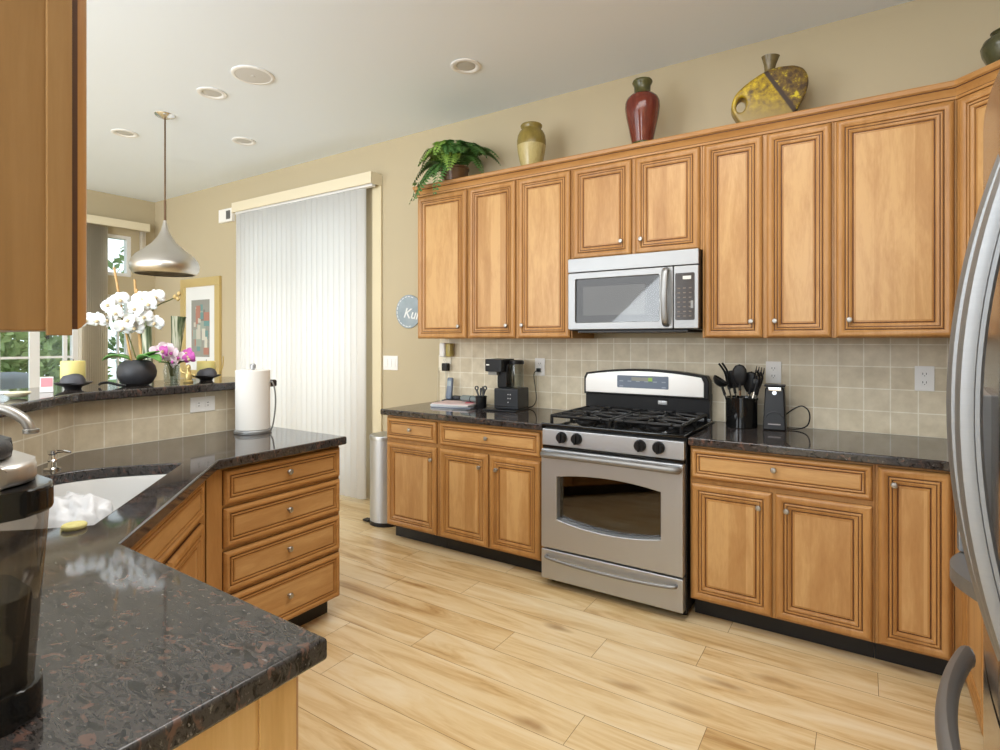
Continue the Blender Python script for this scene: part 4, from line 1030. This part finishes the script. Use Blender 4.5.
# ------------------------------------------------------------------ right counter things
cr = thing('utensil_crock', 'glossy black crock full of black utensils beside the stove', 'crock', (-.560, 3.285, CT))
b = MB(); b.lathe([(0, 0), (.078, 0), (.080, .004), (.080, .150), (.084, .152), (.084, .163), (.078, .164), (.074, .15), (.074, .012), (0, .010)], (0, 0, 0), 40, cap=False); tag(b.build('jar', BLACKG, cr, smooth=40), 'x', 'x')
del D.objects['jar']['label'], D.objects['jar']['category']
def utensil(name, base, tip, head, label):
    base, tip = Vector(base), Vector(tip); d_ = (tip - base).normalized()
    t = thing(name, label, 'utensil', (-.560, 3.285, CT), 0, 'utensils in the black crock')
    b = MB(); b.tube([base, base + (tip - base) * .6], .0055, 8); b.build('handle', CHROME, t)
    side = d_.cross(Vector((0, 1, 0))).normalized(); nrm_ = side.cross(d_)
    b = MB()
    Mx = Matrix((( side.x, nrm_.x, d_.x, 0), (side.y, nrm_.y, d_.y, 0), (side.z, nrm_.z, d_.z, 0), (0, 0, 0, 1)))
    st_ = base + (tip - base) * .58
    L_ = (tip - base).length * .42
    b.tube([st_, st_ + d_ * .05], [.008, .007], 8)
    if head == 'spoon':
        b.lathe([(0, -.062), (.018, -.055), (.033, -.03), (.038, 0), (.035, .03), (.022, .05), (0, .058)], st_ + d_ * (L_ - .04), 20, Mx, cap=False, sy=.28)
    elif head == 'ladle':
        b.lathe([(0, -.030), (.025, -.024), (.040, -.008), (.045, .010), (.042, .010), (.036, -.006), (0, -.024)], st_ + d_ * (L_ - .03), 22, Matrix.Rotation(R(35), 4, 'Y'), cap=False)
    elif head == 'turner':
        b.box(-.036, .036, -.002, .002, .03, L_ + .02, .0015, M=Matrix.Translation(st_) @ Mx)
    elif head == 'fork':
        b.box(-.020, .020, -.003, .003, .035, .07, .002, M=Matrix.Translation(st_) @ Mx)
        for q in (-.017, -.006, .006, .017): b.tube([st_ + d_ * .068 + side * q, st_ + d_ * (L_ - .01) + side * q * 1.15 + nrm_ * .006, st_ + d_ * (L_ + .015) + side * q * 1.1 - nrm_ * .012], [.0042, .0036, .002], 6)
    elif head == 'tongs':
        for q in (-.006, .006):
            b.tube(smoothpath([st_ + d_ * .04 + side * q * .5, st_ + d_ * (.10) + side * (q * 1.2), st_ + d_ * (L_ + .02) + side * q * 1.5 - Vector((.02, 0, 0))], 5), .008, 8, (1.6, .7))
    b.build('head', BLACKP, t, smooth=50)
utensil('ladle', (-.035, -.02, .03), (-.115, -.02, .275), 'ladle', 'black ladle leaning far out of the crock toward the stove')
utensil('tongs', (-.03, .0, .03), (-.085, .0, .325), 'tongs', 'black tongs rising high at the stove side of the crock')
utensil('spatula', (-.015, .035, .03), (-.055, .035, .285), 'turner', 'black flat spatula behind the tongs, on the stove side of the crock')
utensil('serving_spoon', (0, -.02, .03), (-.005, -.03, .325), 'spoon', 'large black serving spoon upright in the middle of the crock')
utensil('cooking_spoon', (.02, .03, .03), (.045, .03, .285), 'spoon', 'smaller black spoon tilted just right of the big serving spoon')
utensil('pasta_fork', (.03, -.02, .03), (.095, -.01, .315), 'fork', 'black pasta fork with tines leaning over the can opener')
utensil('turner', (.04, .0, .03), (.110, -.06, .290), 'tongs', 'long black utensil leaning lowest over the can opener top')
op = thing('can_opener', 'upright black electric can opener beside the utensil crock', 'can opener', (-.398, 3.315, CT), R(4))
b = MB()
v0 = [(-.056, -.075), (.056, -.075), (.056, .06), (-.056, .06)]; v1 = [(-.046, -.045), (.046, -.045), (.046, .055), (-.046, .055)]
lo = [b.bm.verts.new((*p, 0)) for p in v0]; hi = [b.bm.verts.new((*p, .222)) for p in v1]
fs = [b.face(lo[::-1]), b.face(hi)] + [b.face([lo[k], lo[(k + 1) % 4], hi[(k + 1) % 4], hi[k]]) for k in range(4)]
bmesh.ops.bevel(b.bm, geom=list({e for f_ in fs for e in f_.edges}), offset=.008, segments=3, affect='EDGES', profile=.5)
b.build('body', plain('soft_black', (.009, .008, .008), .3, spec=.25), op, smooth=40)
b = MB(); b.tube(smoothpath([(-.045, -.068, .055), (-.03, -.071, .085), (0, -.070, .097), (.03, -.071, .085), (.045, -.068, .055)], 6), .003, 6); b.build('front_arch', DARKGREY, op)
b = MB(); b.box(-.030, .030, -.0765, -.0745, .030, .036); b.build('badge', plain('grey_print', (.40, .36, .36), .5), op, smooth=0)
b = MB(); b.box(-.030, .034, -.060, -.045, .205, .226, .004); b.lathe([(0, 0), (.011, 0), (.011, .012), (0, .012)], (.0, -.046, .196), 14, Matrix.Rotation(PI / 2, 4, 'X')); b.build('cutter', CHROME, op)
b = MB(); b.box(-.05, .052, -.062, .02, .2265, .238, .005); b.build('lever', BLACKP, op)
b = MB(); b.tube(smoothpath([(.045, .03, .07), (.085, .03, .105), (.125, .03, .125), (.155, .028, .105), (.163, .02, .065), (.150, .01, .025), (.11, 0, .007), (.06, -.01, .005)], 8), .0035, 8); b.build('cord', BLACKP, op)

# ------------------------------------------------------------------ trash can
tc_ = thing('trash_can', 'stainless step trash can between the blinds and the base cabinets', 'trash can', (-3.02, 3.085, 0))
b = MB(); b.lathe([(.128, 0), (.132, .004), (.132, .028), (.128, .030)], (0, 0, 0), 40); b.build('base_ring', BLACKP, tc_)
b = MB(); b.lathe([(.127, .030), (.127, .630)], (0, 0, 0), 40); b.build('body', STEEL, tc_, smooth=40)
b = MB(); b.lathe([(.131, .631), (.131, .655), (.127, .664), (.10, .670), (0, .672)], (0, 0, 0), 40); b.build('lid', plain('grey_steel_lid', (.45, .45, .44), .35, .9), tc_, smooth=40)
b = MB(); b.box(-.16, -.10, -.10, -.05, .008, .022, .004); b.build('pedal', BLACKP, tc_)

# ------------------------------------------------------------------ peninsula things
pt = thing('paper_towel_holder', 'steel paper towel holder with a white roll on the peninsula end', 'paper towels', (-2.632, 1.722, CT), R(33))
b = MB(); b.lathe([(0, 0), (.088, 0), (.090, .004), (.090, .014), (.086, .018), (0, .018)], (0, 0, 0), 40); b.tube([(0, 0, .018), (0, 0, .330)], .008, 10); b.lathe([(.0, .328), (.014, .328), (.0145, .346), (.010, .352), (0, .353)], (0, 0, 0), 20)
b.build('stand', STEEL, pt)
b = MB(); b.lathe([(.020, .0195), (.080, .0195), (.083, .022), (.083, .318), (.080, .321), (.020, .321), (.020, .0195)], (0, 0, 0), 48, cap=False); b.build('roll', plain('paper_towel', (.80, .78, .74), .9, spec=.1), pt, smooth=40)
b = MB(); b.tube(smoothpath([(.086, 0, .012), (.100, 0, .03), (.112, 0, .10), (.116, 0, .17), (.110, 0, .23), (.098, 0, .262), (.088, 0, .255)], 6), .004, 8); b.build('tension_arm', STEELH, pt)
# soap dispenser
so = thing('soap_dispenser', 'small chrome soap dispenser at the back rim of the sink', 'soap dispenser', (-2.485, .825, CT), R(33))
b = MB(); b.lathe([(0, 0), (.026, 0), (.026, .006), (.014, .010), (.012, .03), (.016, .036), (.012, .042), (.010, .055), (.015, .06), (.015, .072), (0, .074)], (0, 0, 0), 24); b.build('body', CHROME, so)
b = MB(); b.tube([(0, 0, .066), (.04, .004, .068), (.062, .006, .063)], [.006, .005, .004], 10); b.build('spout', CHROME, so)
# faucet
fa = thing('faucet', 'brushed nickel arched faucet over the corner sink', 'faucet', (*dn(.45, .605), CT))
def floc(d_, n_): 
    v = dv * d_ + nv * n_; return (v.x, v.y)
b = MB(); b.lathe([(0, 0), (.034, 0), (.034, .008), (.024, .016), (.022, .09), (0, .09)], (0, 0, 0), 24); b.build('base', NICKEL, fa)
sp_ = [(0, 0, .085), (0, 0, .17), (*floc(0, -.02), .235), (*floc(0, -.075), .277), (*floc(.0, -.14), .272), (*floc(.0, -.19), .240), (*floc(0, -.207), .205)]
b = MB(); P_ = smoothpath(sp_, 6); b.tube(P_, [.017 - .003 * k / len(P_) for k in range(len(P_))], 14); b.lathe([(.017, -.006), (.020, -.004), (.020, .006), (.016, .008)], P_[-1], 20); b.build('spout', NICKEL, fa)
b = MB(); b.tube([(0, 0, .07), (*floc(-.05, .01), .09), (*floc(-.10, .015), .105)], [.009, .007, .006], 10); b.build('lever', NICKEL, fa)
# plastic bag in the sink
bm = bmesh.new(); bmesh.ops.create_icosphere(bm, subdivisions=4, radius=1)
rnd = random.Random(3); ph0 = [rnd.uniform(0, 6) for _ in range(9)]
for v in bm.verts:
    p = v.co; w_ = 1 + .10 * math.sin(5 * p.x + 3 * p.z + ph0[0]) + .09 * math.sin(7 * p.y - 4 * p.x + ph0[1]) + .06 * math.sin(13 * p.x + 9 * p.y + ph0[2]) + .05 * math.sin(11 * p.z + 15 * p.y + ph0[3]) + .04 * abs(math.sin(19 * p.x - 12 * p.z))
    v.co = Vector((p.x * .105 * w_, p.y * .080 * w_, max(p.z, -.75) * .085 * w_ * (1.15 if p.z > 0 else 1)))
b = MB(); b.bm.free(); b.bm = bm
bg = thing('plastic_bag', 'crumpled white plastic bag with a red mark lying in the sink', 'bag', (-2.13, .765, .775), R(35))
b.build('bag', plain('white_film', (.66, .66, .67), .25), bg, smooth=80)
b = MB(); b.grid([[(.025 + .060 * q / 4, -.092 + .040 * q / 4, -.040 + .008 * q / 4 + .030 * (1 - abs(q - 2.0) / 3) * s_) for q in range(5)] for s_ in (0, 1)]); b.build('red_print', plain('red_print', (.65, .02, .05), .4), bg, smooth=0)
b = MB(); b.lathe([(0, 0), (.024, 0), (.027, .004), (.027, .009), (.024, .012), (0, .012)], (0, 0, 0), 28); tag(b.build('sponge', mottled('yellow_sponge', [(.3, (.50, .44, .14)), (.7, (.64, .58, .26))], 40, .9), loc=(-1.668, .599, CT)), 'round yellow sponge lying on the granite at the front of the sink', 'sponge')
# single serve brewer in the foreground
kb = thing('pod_coffee_maker', 'dark pod coffee maker with a smoked water tank, cut off by the left edge', 'coffee maker', (0, 0, CT))
b = MB(); b.prism(rrect(-1.16, -.862, .03, .288, .04), 2, 0, .045, .006); b.build('base', BLACKG, kb, smooth=40)
b = MB(); b.prism(rrect(-1.20, -1.01, .02, .24, .03), 2, .0455, .2615, .008); b.build('tower', BLACKP, kb, smooth=40)
def taper(b, x0, x1, y0, y1, r_, z0, z1, g):
    lo_ = rrect(x0, x1, y0, y1, r_); hi_ = rrect(x0 - g, x1 + g, y0 - g, y1 + g, r_)
    A_ = [b.bm.verts.new((*p, z0)) for p in lo_]; B_ = [b.bm.verts.new((*p, z1)) for p in hi_]
    b.face(A_[::-1]); b.face(B_)
    for k in range(len(A_)): b.face([A_[k], A_[(k + 1) % len(A_)], B_[(k + 1) % len(A_)], B_[k]])
b = MB(); taper(b, -1.0, -.868, .075, .279, .035, .0455, .258, .012); tk = b.build('water_tank', SMOKE, kb, smooth=40)
b = MB(); taper(b, -.994, -.874, .081, .273, .033, .0500, .155, .004); b.build('water', thin_glass('dim_water', (.50, .49, .48)), tk, smooth=40)
b = MB(); b.prism(rrect(-1.016, -.852, .058, .296, .040), 2, .2585, .292, .006); b.build('tank_lid', BLACKG, tk, smooth=40)
b = MB(); b.tube([(-.936, .22, .05), (-.936, .22, .25)], .012, 12); b.build('float_tube', plain('grey_tube', (.30, .29, .28), .3), tk)
hd = MB().prism(rrect(-1.21, -.898, .04, .270, .05), 2, .3205, .345, .010).build('head', DARKGREY, kb, smooth=50)
b = MB(); b.prism(rrect(-1.22, -.874, .03, .288, .05), 2, .2925, .320, .007); b.build('handle', plain('silver_band', (.58, .55, .52), .38, .9), kb, smooth=50)
# bar things
BT = 1.1575
def candle(label, x, y, hgt):
    t = thing('candle_holder', label, 'candle', (x, y, BT), R(33), 'yellow candles on black dishes')
    b = MB(); b.lathe([(0, 0), (.030, 0), (.034, .010), (.056, .018), (.070, .026), (.073, .030), (.068, .030), (.05, .022), (0, .018)], (0, 0, 0), 32, cap=False); b.build('dish', plain('black_metal_dish', (.03, .03, .032), .35), t, smooth=50)
    b = MB(); b.lathe([(0, .022), (.044, .022), (.046, .026), (.046, hgt - .004), (.043, hgt), (.020, hgt - .002), (0, hgt - .008)], (0, 0, 0), 32, cap=False); b.build('candle', plain('yellow_wax', (.68, .60, .22), .45, Subsurface_Weight=.15), t, smooth=50)
    b = MB(); b.lathe([(0, .0), (.052, .0), (.050, .018), (.040, .036), (.018, .048), (0, .051)], (.016, -.022, .024), 28, sy=.75); b.build('stone', plain('slate_stone', (.055, .055, .065), .5), t, smooth=60)
    b = MB(); b.tube([(0, 0, hgt - .008), (.001, 0, hgt + .008)], .0015, 6); b.build('wick', BLACKP, t)
    return t
candle('yellow pillar candle with a dark stone, left of the orchid near the wall cabinet', -2.95, 1.055, .125)
t = candle('yellow pillar candle with a dark stone, right of the orchid by the paper towels', -2.965, 1.665, .105)
b = MB(); b.tube(smoothpath([(.055, .03, .026), (.070, .04, .08), (.072, .04, .130)], 6), .003, 6); b.build('wire_loop', plain('gold_wire', (.65, .52, .22), .3, 1.0), t)
# orchid
oc = thing('potted_orchid', 'white moth orchid with bamboo stakes in a round black pot on the bar', 'plant', (-2.95, 1.316, BT), R(33))
S = 2.71 / 560
def oz(px, py, dep=0.0): return Vector(((px - 137) * S, dep, 1.375 + (340 - py) * S - BT))
b = MB(); b.lathe([(0, 0), (.048, 0), (.065, .010), (.081, .040), (.084, .064), (.077, .092), (.059, .114), (.048, .120), (.043, .116), (.05, .104), (0, .10)], (0, 0, 0), 40, cap=False); b.build('pot', mottled('matte_black_pot', [(.3, (.018, .018, .021)), (.7, (.035, .035, .04))], 20, .5), oc, smooth=60)
BAM = mottled('bamboo_stake', [(.3, (.40, .22, .07)), (.7, (.58, .36, .14))], 20, .5)
for a_, c_, dep in (((117, 268), (133, 356), -.02), ((132, 279), (140, 358), .02), ((137, 289), (142, 360), 0.0)):
    b = MB(); b.tube([oz(*c_, dep * .5) - Vector((0, 0, .03)), oz(*a_, dep)], .0052, 8); b.build('stake', BAM, oc)
STEM = plain('orchid_stem', (.10, .12, .03), .5)
for pts_ in ([(136, 358, 0), (131, 335, -.02), (125, 318, -.03), (112, 319, -.05), (98, 320, -.06), (86, 322, -.07)], [(141, 358, 0), (141, 335, 0), (148, 326, -.01), (152, 316, -.02), (160, 306, -.02), (170, 300, 0), (178, 295, .01)], [(150, 322, -.015), (147, 314, -.03), (144, 309, -.04)]):
    b = MB(); b.tube(smoothpath([oz(p[0], p[1], p[2]) for p in pts_], 6), .0028, 6); b.build('stem', STEM, oc)
LEAF = mottled('orchid_leaf', [(.3, (.08, .25, .05)), (.7, (.20, .42, .11))], 12, .35)
def leaf(parent, p0, d_, L_, W_, droop, name='leaf', mat=None):
    d_ = Vector(d_).normalized(); sd_ = d_.cross(Vector((0, 0, 1))).normalized(); rows = []
    for k in range(9):
        s_ = k / 8; w_ = W_ * math.sin(PI * min(1, .08 + .92 * s_)) ** .6 * (1 if k < 8 else .05)
        c_ = Vector(p0) + d_ * L_ * s_ + Vector((0, 0, L_ * (.55 * s_ - droop * s_ * s_)))
        rows.append([c_ + sd_ * w_ * q + Vector((0, 0, abs(q) * w_ * .35)) for q in (-1, -.5, 0, .5, 1)])
    b = MB(); b.grid(rows); o = b.build(name, mat or LEAF, parent, smooth=60); md = o.modifiers.new('thickness', 'SOLIDIFY'); md.thickness = .003; return o
leaf(oc, (-.02, -.01, .120), (-1, -.25, 0), .125, .040, .55); leaf(oc, (.02, -.01, .120), (1, -.3, 0), .13, .042, .60); leaf(oc, (.0, .01, .12), (.5, .9, 0), .11, .035, .5); leaf(oc, (.01, .0, .122), (.8, .2, 0), .09, .035, .1)
PET = plain('white_petal', (.86, .86, .84), .5, Subsurface_Weight=.1); LIP = plain('orchid_lip', (.62, .50, .30), .5)
def flower_mesh(pet, lip, scale=1.0):
    b = MB()
    def petal(ang, L_, W_, cup):
        M = Matrix.Rotation(R(ang), 4, 'Y'); rows = []
        for k in range(6):
            s_ = k / 5; w_ = W_ * math.sin(PI * (.10 + .86 * s_)) ** .55
            rows.append([M @ Vector((q * w_, -.003 - cup * s_ * s_ + abs(q) * .004, L_ * s_)) for q in (-1, -.5, 0, .5, 1)])
        b.grid(rows)
    for a_, L_, W_ in ((0, .040, .015), (125, .040, .015), (-125, .040, .015)): petal(a_, L_ * scale, W_ * scale, -.004)
    for a_ in (68, -68): petal(a_, .044 * scale, .027 * scale, .006)
    b.mat(1).lathe([(0, -.006), (.006, -.004), (.008, .002), (.005, .010), (0, .013)], (0, -.010, -.006), 10)
    o = b.build('flower', [pet, lip], None, smooth=60); md = o.modifiers.new('thickness', 'SOLIDIFY'); md.thickness = .0012
    return o
proto = flower_mesh(PET, LIP)
rnd = random.Random(21)
fl = [(90, 316, -.07), (100, 321, -.07), (110, 321, -.06), (119, 306, -.05), (129, 301, -.04), (118, 321, -.04), (133, 328, -.05), (128, 314, -.06), (149, 300, -.03), (161, 298, -.02), (145, 310, -.05), (157, 305, -.04), (152, 318, -.04), (139, 321, -.05), (159, 323, -.01), (142, 328, -.03)]
for i, (x_, y_, dep) in enumerate(fl):
    o = proto if i == 0 else proto.copy()
    if i: COL.objects.link(o)
    o.parent = oc; o.location = oz(x_, y_, dep - .02)
    o.rotation_euler = (R(rnd.uniform(-18, 18)), R(rnd.uniform(-25, 25)), R(rnd.uniform(-40, 35)))
for x_, y_ in ((175, 297), (179, 294), (178, 299)):
    b = MB(); b.lathe([(0, -.012), (.008, -.006), (.010, .002), (.006, .010), (0, .014)], oz(x_, y_, 0), 12); b.build('bud', plain('orchid_bud', (.50, .36, .14), .5), oc, smooth=60)
# small pink and white arrangement in a glass
ar = thing('flower_arrangement', 'pink and white flowers in a small glass vase right of the orchid pot', 'flowers', (-2.99, 1.50, BT), R(33))
b = MB(); b.lathe([(0, 0), (.032, 0), (.036, .01), (.040, .06), (.034, .095), (.037, .105), (.034, .105), (.031, .095), (.036, .06), (.032, .012), (0, .008)], (0, 0, 0), 28, cap=False); b.build('glass_vase', CLEAR, ar, smooth=60)
PINK = plain('pink_petal', (.62, .12, .48), .5); BLUSH = plain('blush_petal', (.82, .68, .74), .5)
p2 = flower_mesh(BLUSH, PINK, .85); p3 = flower_mesh(PINK, LIP, .75)
for i, (x_, z_, y_, pk) in enumerate([(-.075, .150, 0, 0), (-.040, .165, .01, 0), (-.008, .160, -.02, 0), (.02, .140, -.03, 0), (.045, .115, -.02, 0), (-.02, .125, -.04, 0), (-.01, .150, -.05, 1), (.085, .125, 0, 1), (.075, .140, .01, 1), (.095, .112, -.01, 1), (.03, .095, -.03, 0)]):
    src = p3 if pk else p2
    o = src.copy(); COL.objects.link(o); o.parent = ar; o.location = (x_, y_, z_ + .01); o.rotation_euler = (R(rnd.uniform(-25, 10)), R(rnd.uniform(-30, 30)), R(rnd.uniform(-40, 40)))
    b = MB(); b.tube(smoothpath([(x_ * .1, y_ * .1, .03), (x_ * .3, y_ * .3, .09), (x_, y_ + .006, z_ + .008)], 4), .002, 5); b.build('stem', STEM, ar)
D.objects.remove(p2); D.objects.remove(p3)
for k in range(4): leaf(ar, (0, 0, .09), (math.cos(k * 1.7 + .4), math.sin(k * 1.7 + .4), 0), .06, .014, .3)
# tall striped vases with bamboo pattern
m, nt, bs = nodes('bamboo_stripe')
tcn = N(nt, 'ShaderNodeTexCoord'); mpn = N(nt, 'ShaderNodeMapping'); mpn.inputs['Scale'].default_value = (60, 60, 3.5); nt.links.new(tcn.outputs['Object'], mpn.inputs['Vector'])
nzn = N(nt, 'ShaderNodeTexNoise', Scale=1.0, Detail=3.0); nt.links.new(mpn.outputs[0], nzn.inputs['Vector'])
rpn = ramp(nt, [(.42, (.045, .075, .028)), (.52, (.20, .24, .13)), (.60, (.55, .55, .42))]); nt.links.new(nzn.outputs['Fac'], rpn.inputs[0]); nt.links.new(rpn.outputs[0], bs.inputs['Base Color'])
for lab, x_, y_, tilt in (('green striped flared vase behind the orchid blossoms, farther from the picture', -3.12, 1.455, -9), ('green striped flared vase next to the gold framed picture, behind the orchid', -3.10, 1.565, 7)):
    b = MB(); b.lathe([(0, 0), (.018, 0), (.019, .01), (.023, .12), (.031, .25), (.040, .345), (.037, .345), (.029, .25), (.015, .02), (0, .015)], (0, 0, 0), 28, cap=False, M=Matrix.Rotation(R(tilt) * .6, 4, 'Y'), sy=.6)
    tag(b.build('striped_vase', m, smooth=60, loc=(x_, y_, BT), rot=(0, 0, R(33))), lab, 'vase', 'green striped flared vases')
# figurine, napkin box, tray
fg = thing('gold_figurine', 'small gold figurine between the pink flowers and the right candle', 'figurine', (-2.90, 1.535, BT), R(33))
b = MB(); b.lathe([(0, 0), (.022, 0), (.024, .006), (.016, .012), (.020, .03), (.014, .05), (.009, .062), (.013, .074), (.010, .088), (0, .094)], (0, 0, 0), 18); b.build('body', plain('gold_paint', (.62, .48, .20), .35, .6), fg, smooth=60)
b = MB(); b.tube([(-.015, 0, .045), (-.035, -.004, .055), (-.04, 0, .075)], .004, 6); b.tube([(.015, 0, .045), (.038, -.004, .035)], .004, 6); b.build('arm', D.materials['gold_paint'], fg)
tr = thing('pink_tent_card', 'small pink and white tent card left of the left candle', 'card', (-2.86, .930, BT), R(70))
tr.scale = (.85, .85, .85)
b = MB(); b.prism([(-.020, 0), (.020, 0), (.005, .075), (-.005, .075)], 0, -.026, .026, .002); b.build('card', plain('card_white', (.80, .76, .74), .6), tr)
b = MB(); b.grid([[(x_, -.0205 + .015 * (z_ / .075) - .0012, z_) for x_ in (-.022, 0, .022)] for z_ in (.028, .070)]); b.build('print', plain('card_pink', (.72, .28, .32), .6), tr, smooth=0)
sr = thing('spoon_rest', 'cream spoon rest with a long handle on the bar left of the tent card', 'spoon rest', (-2.66, .775, BT), R(38))
b = MB(); b.lathe([(0, .004), (.024, .004), (.040, .014), (.044, .020), (.040, .024), (0, .026)], (.0, 0, 0), 24, sy=.8); b.build('bowl', plain('cream_ceramic', (.72, .66, .46), .3), sr, smooth=60)
b = MB(); b.tube([(-.03, 0, .020), (-.12, -.005, .018), (-.22, -.02, .010)], [.007, .006, .006], 8); b.build('handle', WHITE, sr)
b = MB(); b.tube(smoothpath([(-.05, .03, .010), (-.02, .0, .018), (.02, -.01, .022), (.06, .0, .010), (.085, .012, .007)], 5), .006, 8)
tag(b.build('black_pen', BLACKP, loc=(-2.93, 1.175, BT), rot=(0, 0, R(33))), 'dark curved spoon lying on the bar between the left candle and the orchid pot', 'spoon')
D.objects['black_pen'].name = 'dark_spoon'

# ------------------------------------------------------------------ outdoors
m, nt, bs = nodes('lawn')
n = N(nt, 'ShaderNodeTexNoise', Scale=6.0, Detail=5.0); rpl = ramp(nt, [(.3, (.06, .13, .03)), (.7, (.16, .26, .08))]); nt.links.new(n.outputs['Fac'], rpl.inputs[0]); nt.links.new(rpl.outputs[0], bs.inputs['Base Color']); bs.inputs['Roughness'].default_value = .9
b = MB(); b.box(-26, BX - .2, -8, 14, -.35, -.25); struct(b.build('ground', m, smooth=0))
GL = [mottled('shrub_leaf_green', [(.3, (.14, .22, .09)), (.7, (.34, .46, .22))], 3, .6), mottled('shrub_leaf_blue', [(.3, (.12, .20, .12)), (.7, (.28, .40, .25))], 3, .6), mottled('shrub_leaf_lime', [(.3, (.20, .30, .10)), (.7, (.46, .55, .25))], 3, .6)]
def shrub(label, x, y, z0, rx, h_, mi, n=1500, seed=0):
    rnd = random.Random(seed)
    t = thing('garden_shrub', label, 'shrub', (x, y, -.25), 0, 'shrubs outside the nook window')
    b = MB()
    for _ in range(n):
        u = Vector((rnd.gauss(0, 1), rnd.gauss(0, 1), rnd.gauss(0, 1))).normalized() * rnd.uniform(.55, 1.0)
        lump = 1 + .18 * math.sin(4 * u.x + seed) + .15 * math.sin(5 * u.z + 2 * seed)
        p = Vector((u.x * rx * lump, u.y * rx * lump, h_ * .55 + u.z * h_ * .5 * lump))
        a_ = Vector((rnd.gauss(0, 1), rnd.gauss(0, 1), rnd.gauss(0, 1))).normalized(); c_ = a_.orthogonal().normalized(); s_ = rnd.uniform(.06, .13)
        b.poly([p - a_ * s_, p + c_ * s_ * .5, p + a_ * s_, p - c_ * s_ * .5])
    b.build('foliage', GL[mi], t, smooth=0)
    b = MB(); b.tube([(0, 0, 0), (.05, .03, h_ * .4), (0, 0, h_ * .75)], [.09, .06, .03], 8); b.build('trunk', plain('bark', (.09, .06, .04), .9), t)
shrub('bushy green shrub outside, seen through the left nook window panes', -10.2, .70, 0, .95, 3.0, 0, 1900, 1)
shrub('lime tinted shrub outside, behind the right half of the nook window', -10.0, 3.25, 0, .75, 2.3, 2, 1500, 2)
shrub('tall blue green shrub outside, farthest behind the nook window', -13.8, 2.2, 0, 1.6, 4.8, 1, 2400, 3)
shrub('tall green tree outside, at the side of the narrow nook window', -12.6, 6.3, 0, 1.25, 4.2, 0, 2200, 4)
gc = thing('grill_cover', 'grey covered patio grill outside the nook window', 'grill', (-8.9, 2.30, -.25))
b = MB(); b.box(-.3, .3, -.50, .42, 0, 1.22, .10, 4); b.box(-.22, .22, -.72, -.49, .55, 1.02, .06, 3); b.build('cover', plain('grey_canvas', (.22, .24, .27), .8), gc, smooth=50)
b = MB(); b.tube([(-.3, .2, 1.0), (-.36, .2, 1.02), (-.36, .42, 1.02)], .015, 6); b.build('tie', DARKGREY, gc)
